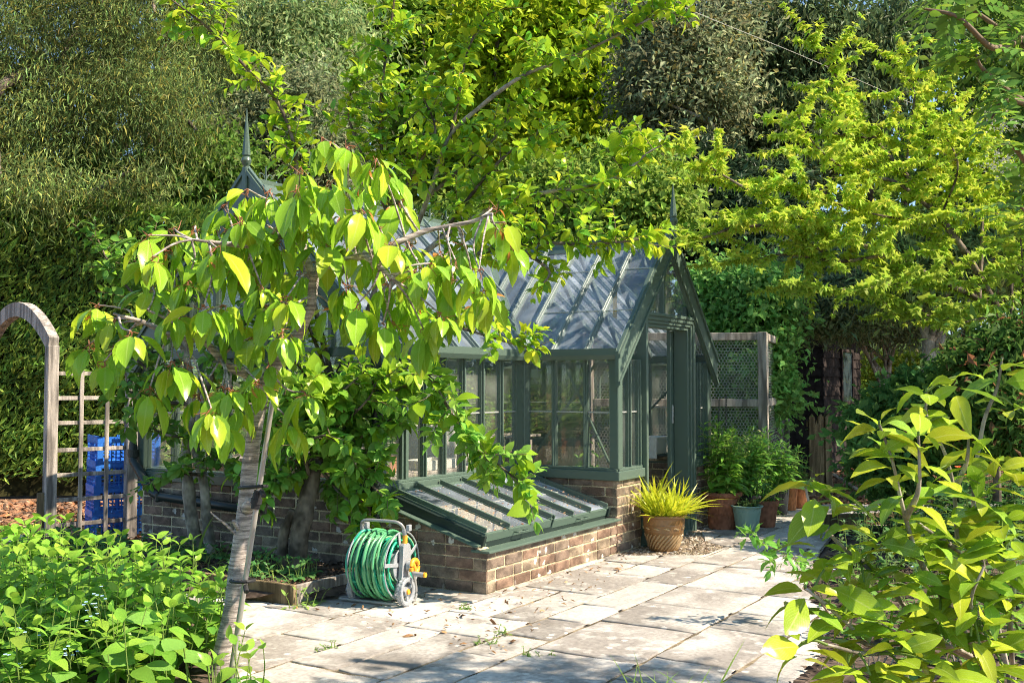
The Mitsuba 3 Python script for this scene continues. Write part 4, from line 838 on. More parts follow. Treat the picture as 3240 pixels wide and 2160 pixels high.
# ---------------------------------------------------------------- pots
def pot(name, label, p, prof, mat, smooth=35, group=None, soil=None, sides=48):
    k = thing(name, label, 'plant pot', group)
    put(k, lathe(prof, sides, p), mat, smooth=smooth)
    if soil: r, z = soil; put(k + '__soil', lathe([(r, z), (r * .5, z + .01), (.001, z + .012)], 24, p), 'soil')
    return k
GP = L(2.31, -.24, .0)
gp = pot('glazed_pot', 'brown glazed pot with slanting flutes holding yellow grass', GP, [(.001, .002), (.112, .0), (.118, .006), (.128, .04), (.142, .085), (.155, .128), (.160, .15), (.1635, .155), (.1635, .160), (.162, .165), (.168, .205), (.169, .208), (.1715, .213), (.169, .218), (.1695, .26), (.173, .268), (.184, .274), (.187, .282), (.184, .291), (.172, .296), (.163, .291), (.158, .265), (.15, .245), (.001, .24)], 'glazed', soil=(.15, .258))
fl = []
for k in range(26):
    q = k * 2 * np.pi / 26; zz = np.linspace(.012, .140, 9)
    rr = np.interp(zz, [.0, .04, .085, .128, .155], [.116, .129, .143, .156, .161]) - .002; a = q + .75 * (zz - .01) / .13
    p = np.column_stack([rr * np.cos(a), rr * np.sin(a), zz]); fl.append(tube(GP + p, .0075 * np.array([.4, .8, 1, 1.05, 1.1, 1.15, 1.2, 1.1, .5]), 6))
put(gp + '__flutes', cat(fl), 'glazed_pale', smooth=True)
dd = []
for k in range(12):
    q = k * 2 * np.pi / 12; a = q + np.linspace(-.16, .16, 7); p = np.column_stack([.168 * np.cos(a), .168 * np.sin(a), .186 + .004 * np.sin(np.linspace(0, 6, 7))]); dd.append(tube(GP + p, [.001, .006, .008, .007, .009, .007, .001], 6))
put(gp + '__dashes', cat(dd), 'glazed_pale', smooth=True)
TP = ground(1660, 1212)
pot('terracotta_pot', 'large terracotta pot with a thick rolled rim beside the porch', TP, [(.78 * r_, .78 * z_) for r_, z_ in [(.001, .002), (.165, 0), (.17, .006), (.178, .17), (.186, .174), (.186, .186), (.179, .19), (.19, .29), (.198, .30), (.200, .315), (.197, .325), (.20, .33), (.203, .375), (.215, .385), (.232, .392), (.24, .405), (.240, .425), (.232, .438), (.216, .443), (.20, .436), (.196, .41), (.19, .39), (.001, .385)]], 'terracotta', soil=(.151, .308))
CP = ground(1716, 1218)
pot('celadon_pot', 'pale green glazed pot in front of the large terracotta pot', CP, [(.92 * r_, .92 * z_) for r_, z_ in [(.001, .002), (.105, 0), (.11, .006), (.128, .13), (.138, .19), (.1405, .194), (.138, .198), (.1425, .203), (.14, .207), (.146, .235), (.160, .243), (.164, .249), (.161, .256), (.148, .258), (.141, .25), (.138, .22), (.001, .215)]], 'celadon', soil=(.125, .207))
SP = ground(1757, 1208)
pot('terracotta_pot', 'smaller plain terracotta pot behind the pale green pot', SP, [(.001, .002), (.09, 0), (.095, .006), (.122, .20), (.132, .203), (.137, .245), (.134, .252), (.124, .252), (.118, .22), (.001, .21)], 'terracotta', soil=(.116, .225))
def nursery(label, p, r, hgt, mat='black_plastic', name='nursery_pot', group='black nursery pots behind the terracotta pots'):
    return pot(name, label, p, [(.001, .002), (r * .74, 0), (r * .76, .006), (r * .95, hgt - .03), (r * 1.02, hgt - .03), (r * 1.04, hgt), (r * .96, hgt), (r * .92, hgt - .04), (.001, hgt - .05)], mat, soil=(r * .9, hgt - .035), sides=28, group=group)
NP = [(ground(1718, 1196) + A3(.05, .22, 0), .13, .24), (ground(1745, 1190) + A3(.02, .25, 0), .11, .24), (ground(1768, 1188) + A3(0, .2, 0), .115, .26), (ground(1792, 1182) + A3(0, .1, 0), .13, .30)]
NL = ['black nursery pot wedged between the large terracotta pot and the pale green pot', 'black nursery pot second from the large terracotta pot', 'black nursery pot behind the smaller terracotta pot', 'tall black nursery pot beside the orange clay pots']
for (p, r, hh_), lb in zip(NP, NL): nursery(lb, p, r, hh_)
OP = [ground(1808, 1170), ground(1832, 1164)]
for p, lb in zip(OP, ('bright orange clay pot next to the tall black pot', 'bright orange clay pot at the far end of the row')): nursery(lb, p, .125, .30, 'orange_terracotta', 'clay_pot', 'orange clay pots at the end of the pot row')

# ---------------------------------------------------------------- timber arch with trellis, and the crates behind it
ar = thing('timber_arch', 'weathered timber garden arch with trellis side at the left', 'garden arch')
p1, p2 = ground(112, 1240), ground(298, 1222) + A3(0, 0, 0)
pd = unit(p2 - p1); ps = np.cross(pd, A3(0, 0, 1)); ht = 1.705
def post(p, h_, w=.095): put(ar + '__post', beam(p - A3(0, 0, .06), p + A3(0, 0, h_), w, w, pd, .005), 'grey_wood')
post(p1, ht); post(p2, ht)
left = ps if ps[0] < 0 else -ps
SPAN, RISE = 1.9, .33
for p in (p1,):
    post(p + left * SPAN, ht)
    for a, b in ((-1.052, 0.0), (0.0, 1.052)):
        u_ = np.linspace(a, b, 9); c = p + left * SPAN / 2; o = np.column_stack([u_ * SPAN / 2, RISE * (1 - u_ ** 2) + .075]); i_ = np.column_stack([u_ * SPAN / 2 * .97, RISE * (1 - u_ ** 2) - .06])
        poly = np.vstack([o, i_[::-1]]); k = len(poly)
        v = np.vstack([c + left * q[0] + A3(0, 0, ht + .03 + q[1]) + pd * e for e in (-.042, .042) for q in poly]); F_ = []
        for m_ in range(8):
            q0, q1, r0, r1 = m_, m_ + 1, k - 1 - m_, k - 2 - m_; F_ += [[q0, q1, r1], [q0, r1, r0], [q0 + k, r1 + k, q1 + k], [q0 + k, r0 + k, r1 + k]]
        for m_ in range(k): j_ = (m_ + 1) % k; F_ += [[m_, m_ + k, j_ + k], [m_, j_ + k, j_]]
        mm = TM(v, F_); trimesh.repair.fix_normals(mm); put(ar + '__arched_beam', mm, 'grey_wood')
wd_ = np.linalg.norm(p2 - p1)
for f in (.36, .68): put(ar + '__trellis_lath', beam(p1 + pd * wd_ * f + A3(0, 0, .03) + ps * .012, p1 + pd * wd_ * f + A3(0, 0, 1.5) + ps * .012, .035, .02, ps if True else pd), 'grey_wood')
for z in (.12, .34, .56, .78, 1.02, 1.24, 1.46): put(ar + '__trellis_lath', beam(p1 + pd * .05 + A3(0, 0, z) - ps * .01, p2 - pd * .05 + A3(0, 0, z) - ps * .01, .02, .036), 'grey_wood')
put(ar + '__post_stub', beam(p1 - pd * .07 - A3(0, 0, .05), p1 - pd * .07 + A3(0, 0, .42), .03, .07, pd), 'brown_wood')
def crate(p, label, rot):
    k = thing('plastic_crate', label, 'crate', 'blue plastic crates stacked behind the trellis')
    w, d, h_ = .56, .37, .225; R_ = trimesh.transformations.rotation_matrix(rot, [0, 0, 1])
    def X_(ms): m = cat(ms); m.apply_transform(R_); m.apply_translation(p); return m
    put(k + '__base', X_([bx(-w / 2, w / 2, -d / 2, d / 2, 0, .012)]), 'blue_plastic')
    put(k + '__rim', X_([bx(-w / 2 - .006, w / 2 + .006, s * d / 2 - .008, s * d / 2 + .008, h_ - .03, h_) for s in (-1, 1)] + [bx(s * w / 2 - .008, s * w / 2 + .008, -d / 2, d / 2, h_ - .03, h_ + (.03 if True else 0)) for s in (-1, 1)]), 'blue_plastic')
    for s in (-1, 1):
        put(k + '__side', X_([bx(-w / 2, w / 2, s * d / 2 - .003, s * d / 2 + .003, z, z + .009) for z in np.linspace(.015, .185, 6)] + [bx(x - .005, x + .005, s * d / 2 - .005, s * d / 2 + .005, .012, h_ - .03) for x in np.linspace(-w / 2, w / 2, 15)] + [bx(x - .02, x + .02, s * d / 2 - .006, s * d / 2 + .006, .012, h_ + .02) for x in (-w / 2 + .02, 0, w / 2 - .02)]), 'blue_plastic')
        put(k + '__side', X_([bx(s * w / 2 - .003, s * w / 2 + .003, -d / 2, d / 2, z, z + .009) for z in np.linspace(.015, .185, 6)] + [bx(s * w / 2 - .005, s * w / 2 + .005, y - .005, y + .005, .012, h_ - .03) for y in np.linspace(-d / 2, d / 2, 10)]), 'blue_plastic')
cp = ground(238, 1238) + A3(-.10, .66, 0)
for k, lb in enumerate(('bottom blue plastic crate of the stack behind the trellis', 'second blue plastic crate from the bottom of the stack', 'third blue plastic crate from the bottom of the stack', 'topmost blue plastic crate of the stack behind the trellis')): crate(cp + A3(.008 * k, 0, .228 * k - .05), lb, .55 + .02 * k)

# ---------------------------------------------------------------- wire cage, shed, gate, cable
cg = thing('wire_cage', 'timber framed cage with hexagon wire netting right of the porch', 'cage')
cA = at(1752, 770, 11.4); cA[2] = 0; cu = A3(-math.cos(.10), math.sin(.10), 0); cv = A3(math.sin(.35), math.cos(.35), 0); CH_ = 1.93
def C3(u, v, z): return cA + cu * u + cv * v + A3(0, 0, z)
for u, v in ((0, 0), (1.9, 0), (0, 2.4), (1.9, 2.4)): put(cg + '__post', beam(C3(u, v, -.06), C3(u, v, CH_), .10, .13, cv, .006), 'grey_wood')
for a, b in (((.05, 0), (1.85, 0)), ((.05, 2.4), (1.85, 2.4)), ((0, .07), (0, 2.33)), ((1.9, .07), (1.9, 2.33)), ((.95, .05), (.95, 2.35))): put(cg + '__top_rail', beam(C3(*a, CH_ - .045), C3(*b, CH_ - .045), .07, .085, (0, 0, 1), .005), 'grey_wood')
put(cg + '__mid_rail', beam(C3(.05, 0, 1.16), C3(1.85, 0, 1.16), .05, .085, (0, 0, 1), .005), 'grey_wood'); put(cg + '__mid_rail', beam(C3(0, .07, 1.16), C3(0, 2.33, 1.16), .05, .085, (0, 0, 1), .005), 'grey_wood')
def netting(fn, w, h_, sgrid=.036):
    V, F_ = [], []; dx, dy = sgrid, sgrid * .87; q = 0
    def seg(a, b):
        nonlocal q
        a, b = np.array(a), np.array(b); d = b - a; d = d / np.linalg.norm(d) * 1; nn = np.array([-d[1], d[0]]) * .0024
        P_ = [fn(*(a + nn)), fn(*(b + nn)), fn(*(b - nn)), fn(*(a - nn))]; V.extend(P_); F_.extend([[q, q + 1, q + 2], [q, q + 2, q + 3]]); q += 4
    for j in range(int(h_ / dy)):
        for i in range(int(w / dx)):
            x = (i + .5 * (j % 2)) * dx; y = j * dy
            seg((x, y), (x + dx / 2, y + dy * .33)); seg((x + dx / 2, y + dy * .33), (x + dx, y)); seg((x + dx / 2, y + dy * .33), (x + dx / 2, y + dy))
    return TM(V, F_)
put(cg + '__wire_netting', netting(lambda x, y: C3(x, .005, y), 1.9, 1.86), 'wire'); put(cg + '__wire_netting', netting(lambda x, y: C3(0.004, x, y), 2.4, 1.86), 'wire')
sh = thing('garden_shed', 'black timber shed half hidden by shrubs beyond the cage', 'shed')
sc_ = at(1893, 900, 16.2); sc_[2] = 0
def SH(m): m = m.copy(); m.vertices = sc_ + np.asarray(m.vertices) @ GM.T; return m
put(sh + '__wall', SH(cat([bx(.03, 2.4, .03, .06, -.1, 2.2), bx(.03, .06, .03, 3.0, -.1, 2.2), bx(2.37, 2.4, .03, 3, -.1, 2.2)])), 'shed_black')
for k in range(15):
    z = -.02 + k * .15
    put(sh + '__board', SH(prism([(.03, z), (-.002, z), (.016, z + .148), (.03, z + .148)], .0, 2.4, 's')), 'shed_black')
    put(sh + '__board', SH(prism([(.03, z), (-.002, z), (.016, z + .148), (.03, z + .148)], .03, 3.0, 't')), 'shed_black')
wn = sh + '__window'
put(wn, SH(cat([cbox(1.0, 1.06, -.03, .01, 1.02, 1.95), cbox(1.7, 1.76, -.03, .01, 1.02, 1.95), cbox(1.06, 1.7, -.03, .01, 1.02, 1.08), cbox(1.06, 1.7, -.03, .01, 1.89, 1.95)])), 'shed_black'); put(wn + '__pane', SH(TM([(1.06, -.012, 1.08), (1.7, -.012, 1.08), (1.7, -.012, 1.89), (1.06, -.012, 1.89)], [[0, 1, 2], [0, 2, 3]])), 'window_dark')
put(sh + '__roof', SH(cat([beam((-.15, 1.5, 2.95), (2.55, 1.5, 2.95), .1, .04)] + [TM([(-.15, -.2, 2.12), (2.55, -.2, 2.12), (2.55, 1.5, 2.95), (-.15, 1.5, 2.95), (-.15, 3.2, 2.12), (2.55, 3.2, 2.12)], [[0, 1, 2], [0, 2, 3], [3, 2, 5], [3, 5, 4]])])), 'shed_black')
pg_ = thing('picket_gate', 'open brown picket gate with pointed tops by the bark path', 'gate')
g0 = at(1866, 1000, 13.2); g0[2] = -.05; gd = unit(A3(1, .12, 0)); gt = .99
def picket(x, w, h_, key, dep=.03):
    poly = [(x - w / 2, 0), (x + w / 2, 0), (x + w / 2, h_), (x, h_ + .05), (x - w / 2, h_)]; m = prism(poly, 0, dep, 't'); m.vertices = g0 + np.asarray(m.vertices) @ np.stack([gd, np.cross(A3(0, 0, 1), gd), A3(0, 0, 1)]); put(pg_ + key, m, 'brown_wood')
for x in (0, .115): picket(x, .075, gt, '__picket')
picket(.058, .038, gt - .09, '__picket'); picket(.215, .085, gt + .0, '__post', .1)
for z in (.25, gt - .08): put(pg_ + '__rail', beam(g0 + gd * -.06 + A3(0, .05, z), g0 + gd * .19 + A3(0, .05, z), .03, .07), 'brown_wood')
put(pg_ + '__prop', beam(g0 + gd * .27 + A3(0, .02, .28), g0 + gd * .55 + A3(0, -.2, .08), .03, .03), 'grey_wood')
cb = thing('overhead_cable', 'thin pale cable sloping across the trees at the upper right', 'cable')
put(cb, tube(curve([at(1480, -30, 15), at(1600, 30, 15.4), at(1840, 128, 16.4), at(2150, 262, 18)], 24), .0045, 6), 'pale_board', smooth=True)

# ---------------------------------------------------------------- cherry tree with its stake
def Q(*p, k=1.0): return np.array([at(q[0], q[1], q[2] * k) for q in p])
ch = thing('cherry_tree', 'young cherry tree with big drooping bright green leaves on a silvery ringed trunk', 'tree')
trk = Q((500, 1568, 4.95), (512, 1500, 4.95), (535, 1400, 4.95), (548, 1290, 4.95), (563, 1180, 4.95), (575, 1060, 4.95), (590, 960, 4.95), (606, 890, 4.9), (640, 825, 4.85), (690, 760, 4.8)); trk[0, 2] = -.08
c_ = curve(trk, 8); rr = np.interp(np.linspace(0, 1, len(c_)), [0, .08, .25, .6, .85, 1], [.058, .046, .044, .036, .031, .027]) * (1 + .10 * (meshkit.noise(c_ * 26) - .5))
put(ch + '__trunk', cat([tube(c_, rr, 14), limb(Q((568, 1168, 4.93), (576, 1152, 4.87)), .034, .021, 10, 4), limb(Q((545, 1230, 4.93), (520, 1205, 4.9), (500, 1190, 4.88), (483, 1175, 4.87)), .008, .004, 6), limb(Q((548, 1215, 4.92), (535, 1195, 4.88)), .012, .008, 6, 3)]), 'cherry_bark', smooth=True)
limbs_c = [[(606, 890, 4.9), (570, 860, 4.85), (525, 840, 4.75), (490, 805, 4.7), (465, 778, 4.65), (420, 750, 4.6), (340, 712, 4.5)], [(690, 760, 4.8), (715, 700, 4.75), (720, 640, 4.7), (760, 610, 4.7), (830, 580, 4.65)],
           [(720, 640, 4.7), (700, 580, 4.75), (690, 520, 4.8), (660, 470, 4.85)], [(760, 610, 4.7), (880, 570, 4.75), (980, 530, 4.8), (1080, 510, 4.8), (1130, 490, 4.75)], [(715, 700, 4.75), (740, 560, 4.9), (770, 470, 5.0), (800, 380, 5.0)],
           [(465, 778, 4.65), (400, 770, 4.55), (330, 740, 4.5), (260, 720, 4.4)], [(690, 520, 4.8), (600, 560, 4.6), (520, 560, 4.5), (440, 550, 4.45)], [(830, 580, 4.65), (880, 620, 4.5), (900, 640, 4.45)]]
for k, l in enumerate(limbs_c): put(ch + '__branch', limb(Q(*l), .030 if k < 2 else .02, .006, 8, 6, .4), 'cherry_bark', smooth=True)
clu = [(225, 700), (262, 730), (205, 790), (300, 760), (240, 830), (400, 525), (450, 520), (380, 570), (570, 435), (620, 440), (520, 470), (690, 385), (745, 320), (800, 335), (865, 365), (890, 400), (760, 420), (1130, 478), (1160, 510), (1010, 575), (790, 650), (600, 655), (540, 530), (480, 590), (940, 560), (1060, 560), (650, 760), (590, 875), (660, 965), (455, 905), (525, 890), (400, 720), (350, 590), (890, 650), (985, 640), (700, 500), (830, 480), (560, 610), (690, 620), (745, 560), (850, 590), (920, 460), (640, 560), (960, 700), (1040, 640), (730, 480), (660, 680), (510, 700), (870, 520), (800, 560), (575, 775), (620, 830), (900, 740), (680, 440), (840, 420), (975, 760), (430, 640), (620, 520), (500, 530), (780, 500), (950, 620), (340, 540), (610, 700), (540, 740), (470, 700), (350, 660), (820, 700), (880, 740), (930, 660), (1010, 720), (1090, 690), (1170, 560), (1100, 620), (720, 420), (590, 510), (260, 800), (430, 840), (490, 950), (700, 900), (560, 930), (760, 700), (400, 620)]
crown_outline = Polygon([(170, 700), (230, 690), (330, 560), (420, 500), (540, 420), (640, 420), (740, 310), (880, 350), (930, 450), (1130, 470), (1210, 540), (1180, 640), (1060, 700), (1000, 800), (900, 760), (700, 800), (640, 900), (560, 990), (430, 960), (300, 900), (200, 880)])
import shapely
q_ = np.column_stack([rng.uniform(160, 1220, 150), rng.uniform(310, 1000, 150)]); clu += [tuple(p) for p in q_[shapely.contains_xy(crown_outline, q_[:, 0], q_[:, 1])][:18]]
P, D_, N_, S_ = [], [], [], []; tw, buds = [], []
lp = np.vstack([curve(Q(*l), 6) for l in limbs_c] + [curve(trk[6:], 6)])
for x, y in clu:
    c = at(x, y, 4.35 + .55 * rng.random() + .0003 * (x - 600)); j = np.argmin(((lp - c) ** 2).sum(1) + 0 * lp[:, 0]); a = lp[j]
    tw.append(limb([a, (a + c) / 2 + A3(0, 0, .05 * np.linalg.norm(a - c)) + rnd(3) * .02, c], .006, .0035, 5, 5))
    for k in range(5): buds.append(limb([c, c + rnd(3) * .012 + A3(0, 0, -.01), c + rnd(3) * .03 + A3(0, 0, -.02)], .0022, .0012, 4, 3))
    ax = unit(c - a + A3(0, 0, .02)); n = rng.integers(7, 12); ph = rng.random() * 6.28
    for k in range(n):
        q = ph + k * 2.4 + .4 * rng.normal(); r = A3(math.cos(q), math.sin(q), 0)
        f = rng.random(); d = unit(r * (.85 - .25 * f) + ax * .15 + A3(0, 0, -.45 - 1.0 * f) + rnd(3) * .12)
        P.append(c + d * .035 + r * .012); D_.append(d); N_.append(unit(r * (.5 + f) + A3(0, 0, .8 - .5 * f) + rnd(3) * .25)); S_.append((.132 if k > 1 else .075) * math.exp(.2 * rng.normal()))
put(ch + '__twigs', cat(tw), 'cherry_bark', smooth=True); tag(ch + '__twigs', None, None, None, 'stuff')
foliage(ch + '__bud_stalks', [(np.asarray(m.vertices), np.asarray(m.faces), np.repeat([[.34, .13, .06]], len(m.vertices), 0)) for m in buds], 'plain')
P, D_, N_, S_ = map(np.array, (P, D_, N_, S_))
ctp = [leaf_tpl(6, .45, .26, .30, .004, .47, .05), leaf_tpl(6, .41, .20, .5, .006, .5, .05), leaf_tpl(6, .48, .34, .12, .005, .46, .05)]
def uvleafset(owner, tones, tpls, P, D, N, S, nparts, probs):
    vs = [[mikit.ply((t[0], t[1]), 'vein_leaf', smooth=True, uv=t[2] + A3(4 * m, 0)) for t in tpls] for m in tones]
    R = frames(D, N); x, y, z = seen(P); order = np.argsort(-np.where((x > -60) & (x < 2410) & (y < 1640), S / z, 0)); mi_ = rng.choice(len(tones), len(P), p=probs)
    for i in order[:nparts]:
        M = np.eye(4); M[:3, :3] = R[i] * S[i]; M[:3, 3] = P[i]; scene[numbered(owner + '__leaf')] = {**vs[mi_[i]][i % len(tpls)], 'to_world': T(M)}
    ii = order[nparts:]
    if len(ii):
        v, f, _ = scatter(tpls[0], P[ii], D[ii], N[ii], S[ii], np.zeros((len(ii), 3)))
        tag(put(owner + '__foliage', TM(v, f), 'vein_leaf', smooth=True, uv=np.vstack([tpls[0][2] + A3(4 * tones[k], 0) for k in mi_[ii]])), None, None, None, 'stuff')
uvleafset(ch, [0, 1, 2], ctp, P, D_, N_, S_, 300, [.5, .25, .25])
n = 70; j = rng.integers(len(P), size=n)
foliage(ch + '__young_leaves', [scatter(leaf_tpl(3, .3, .3, .3), P[j] + rnd(n, 3) * .01, D_[j] + rnd(n, 3) * .4, N_[j], .05 * np.exp(.3 * rnd(n)), colors(n, [.34, .15, .04], .2))], 'leaf')
st = thing('support_stake', 'slim pale metal stake strapped to the cherry trunk', 'stake')
sp = Q((531, 1545, 4.83), (533, 1532, 4.83), (607, 1045, 4.83), (628, 905, 4.83)); sp[0, 2] = -.05
put(st + '__pole', tube(sp, [.0135, .0135, .012, .0115], 14), 'stake_metal', smooth=50)
d = unit(sp[2] - sp[1]); c = at(589, 1150, 4.83)
put(st + '__collar', cat([tube([c - d * .035, c + d * .035], .021, 14), tube([c - d * .012, c + d * .012], .026, 14), tube([c + d * .035, c + d * .05], .017, 14)]), 'rubber', smooth=45)
for x, y, nm in ((568, 1110, 'upper black strap tying the cherry trunk to the stake'), (552, 1322, 'lower black strap tying the cherry trunk to the stake')):
    k = thing('tree_tie', nm, 'strap'); a = at(x, y, 4.95); b_ = sp[1] + (sp[2] - sp[1]) * np.clip((a[2] - sp[1][2] - .02) / (sp[2][2] - sp[1][2]), 0, 1)
    g = np.linspace(0, 2 * np.pi, 24); m = unit((b_ - a) * A3(1, 1, 0)); s_ = np.cross(m, A3(0, 0, 1)); half = np.linalg.norm((b_ - a)[:2]) / 2; cc = (a + b_) / 2
    put(k, tube(cc + np.cos(g)[:, None] * m * (half + .040) + np.sin(g)[:, None] * s_ * .052 + A3(0, 0, .012) * np.cos(g)[:, None], .008, 8, False), 'rubber', smooth=True)
    put(k + '__buckle', tube([b_ + m * .03, b_ + m * .06 - A3(0, 0, .02)], .012, 8), 'rubber', smooth=45)

# ---------------------------------------------------------------- trees whose leaves sit along shoots
def shoots(limbs, gap, length, start, up=.4, flat=0.0, side=None):
    """Side shoots along limbs: list of 3-point curves."""
    out = []
    for l, s0 in zip(limbs, start):
        c = curve(l, 10); seg = np.linalg.norm(np.diff(c, axis=0), axis=1); cum = np.concatenate([[0], np.cumsum(seg)]); tot = cum[-1]
        for q in np.arange(s0 * tot, tot, gap):
            p = np.array([np.interp(q, cum, c[:, k]) for k in range(3)]); i = min(np.searchsorted(cum, q), len(c) - 2); tg = unit(c[i + 1] - c[i])
            r = rnd(3) * A3(1, 1, 1 - flat); d = unit(tg * .5 + unit(r) + A3(0, 0, up)); ln = length * (.35 + .9 * rng.random())
            out.append(np.array([p, p + d * ln * .5 + rnd(3) * .01, p + d * ln + A3(0, 0, -.08 * ln) + rnd(3) * .015]))
        out.append(np.array([c[-4], c[-2], c[-1]]))
    return out
def leaves_on(sh, step, per, size, droop=.15, upn=.9, spread=.9):
    P, D, N, S = [], [], [], []
    for s in sh:
        c = curve(s, 6); ln = np.linalg.norm(np.diff(c, axis=0), axis=1).sum(); n = max(2, int(ln / step))
        for q in np.linspace(.12, 1, n):
            p = c[min(int(q * (len(c) - 1)), len(c) - 1)]; tg = unit(c[-1] - c[0])
            for k in range(per):
                r = unit(np.cross(tg, rnd(3))); d = unit(r * spread + tg * (.45 if q < .97 else 1.0) + A3(0, 0, -droop) + rnd(3) * .15)
                P.append(p + r * .006); D.append(d); N.append(unit(A3(0, 0, upn) + tg * .3 + rnd(3) * .4)); S.append(size * math.exp(.22 * rng.normal()) * (.75 if q > .9 else 1))
    return map(np.array, (P, D, N, S))
def shoot_mesh(sh, r0, r1, sides=4): return cat([limb(s, r0, r1, sides, 3) for s in sh])
ap = thing('apple_tree', 'wide apple tree with long arching shoots spreading in front of the greenhouse', 'tree')
t0_ = ground(682, 1305, .1)
tr = [t0_ - A3(0, 0, .06), t0_ + A3(.02, 0, .25), *Q((712, 1120, 7.25), (735, 1000, 7.4), (765, 880, 7.6))]
put(ap + '__trunk', cat([limb(tr, .072, .045, 12, 8, .5), limb([t0_ + A3(-.10, .02, -.05), t0_ + A3(-.10, .02, .22), t0_ + A3(-.03, 0, .40)], .042, .03, 9, 6, .4)]), 'bark', smooth=True)
AL = [[(765, 880, 7.6), (850, 700, 7.5), (895, 500, 7.5), (875, 330, 7.4), (880, 180, 7.4), (905, 10, 7.4), (915, -60, 7.4)], [(765, 880, 7.6), (900, 650, 7.5), (985, 450, 7.4), (1030, 320, 7.3), (1110, 240, 7.2), (1200, 175, 7.1), (1290, 140, 7.1), (1370, 105, 7.0), (1460, 60, 7), (1530, 30, 7), (1590, 50, 7)],
      [(1000, 420, 7.4), (1045, 270, 7.3), (1060, 180, 7.3), (1085, 90, 7.3), (1130, 20, 7.3)], [(850, 700, 7.5), (1000, 560, 7.3), (1150, 468, 7.2), (1250, 442, 7.2), (1340, 430, 7.2), (1420, 405, 7.1), (1490, 350, 7.1), (1530, 330, 7.1)],
      [(850, 700, 7.5), (1050, 600, 7.2), (1200, 560, 7.1), (1330, 560, 7), (1430, 555, 7), (1490, 545, 7)], [(800, 800, 7.5), (960, 730, 7.2), (1080, 760, 7), (1180, 790, 6.9), (1240, 805, 6.9)], [(790, 830, 7.5), (960, 850, 7.1), (1020, 920, 6.9), (1070, 1010, 6.8), (1130, 1055, 6.7), (1180, 1095, 6.7), (1205, 1112, 6.65)],
      [(765, 880, 7.6), (710, 650, 7.4), (670, 480, 7.3), (680, 360, 7.2), (640, 240, 7.2), (560, 150, 7.1), (490, 75, 7.1), (420, 20, 7), (380, -10, 7)], [(760, 880, 7.6), (690, 720, 7.3), (570, 640, 7.2), (450, 600, 7.2)], [(725, 1060, 7.3), (790, 1030, 7.3), (850, 990, 7.1), (900, 960, 7.0)], [(712, 1120, 7.25), (650, 1090, 7.3), (620, 1130, 7.1), (610, 1180, 7)],
      [(725, 1060, 7.3), (770, 1120, 7.3), (810, 1160, 7.1), (840, 1190, 7)], [(735, 1000, 7.4), (680, 940, 7.3), (640, 900, 7.2)], [(895, 500, 7.5), (960, 380, 7.3), (1000, 300, 7.3), (960, 200, 7.3)], [(1000, 560, 7.3), (1120, 400, 7.2), (1200, 330, 7.2), (1290, 300, 7.2)], [(895, 500, 7.5), (830, 350, 7.4), (800, 250, 7.4), (830, 140, 7.4)], [(1180, 565, 7.1), (1260, 620, 7.0), (1240, 660, 6.95)], [(985, 450, 7.4), (1090, 360, 7.3), (1150, 300, 7.3), (1170, 240, 7.3)],
      [(735, 1000, 7.4), (830, 920, 7.3), (900, 900, 7.2), (940, 880, 7.1)], [(740, 980, 7.6), (700, 860, 7.3), (640, 800, 7.2)]]
AL += [[(725, 1060, 7.3), (760, 1000, 7.2), (720, 930, 7.0), (690, 880, 6.9)], [(705, 1110, 7.25), (660, 1020, 7.2), (620, 950, 7.1)], [(735, 1000, 7.4), (800, 960, 7.1), (850, 910, 7.0), (870, 860, 7)], [(735, 1000, 7.4), (770, 920, 7.1), (840, 850, 7)], [(725, 1060, 7.3), (820, 1090, 7.1), (870, 1130, 7.0), (890, 1160, 7)], [(712, 1100, 7.27), (700, 1030, 7.0), (740, 1000, 6.9), (790, 1010, 6.9)]]
AS = [.40, .66, .3, .35, .3, .35, .3, .3, .2, .15, .2, .2, .2, .2, .15, .15, .2, .2, .2, .2] + [.1] * 6
ALw = [Q(*l) for l in AL]
for k, l in enumerate(ALw): put(ap + '__branch', limb(l, .022 if k in (0, 1, 3, 4, 7) else .015, .004, 7, 8, .3), 'bark' if k not in (1, 3) else 'pale_bark', smooth=True)
sh = shoots(ALw, .050, .27, AS, .35)
put(ap + '__twigs', shoot_mesh(sh, .0035, .0015), 'twig'); tag(ap + '__twigs', None, None, None, 'stuff')
P, D_, N_, S_ = leaves_on(sh, .034, 3, .078, .1)
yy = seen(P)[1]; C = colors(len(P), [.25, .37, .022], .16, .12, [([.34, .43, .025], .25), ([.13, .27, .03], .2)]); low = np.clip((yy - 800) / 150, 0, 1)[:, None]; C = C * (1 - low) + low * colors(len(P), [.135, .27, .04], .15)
S_ = S_ * np.where(yy > 850, 1.2, 1.0)
atp = [leaf_tpl(3, .52, .25, .25, 0, .48), leaf_tpl(3, .62, .18, .35, 0, .45)]
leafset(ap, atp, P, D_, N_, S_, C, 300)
pt_ = thing('plum_tree', 'leafy twin stemmed fruit tree by the far end of the greenhouse wall', 'tree')
b1, b2_ = ground(458, 1262, .1), ground(487, 1270, .1)
s1 = [b1 - A3(0, 0, .05), *Q((440, 1190, 7.85), (432, 1110, 7.85), (427, 1040, 7.85), (440, 930, 7.8), (420, 780, 7.8), (380, 660, 7.8))]; s2 = [b2_ - A3(0, 0, .05), *Q((474, 1180, 7.8), (468, 1110, 7.8), (450, 1030, 7.8), (470, 900, 7.8), (520, 760, 7.8))]
put(pt_ + '__trunk', limb(s1, .052, .022, 10, 7, .35), 'pale_bark', smooth=True); put(pt_ + '__trunk', limb(s2, .042, .02, 10, 7, .35), 'pale_bark', smooth=True)
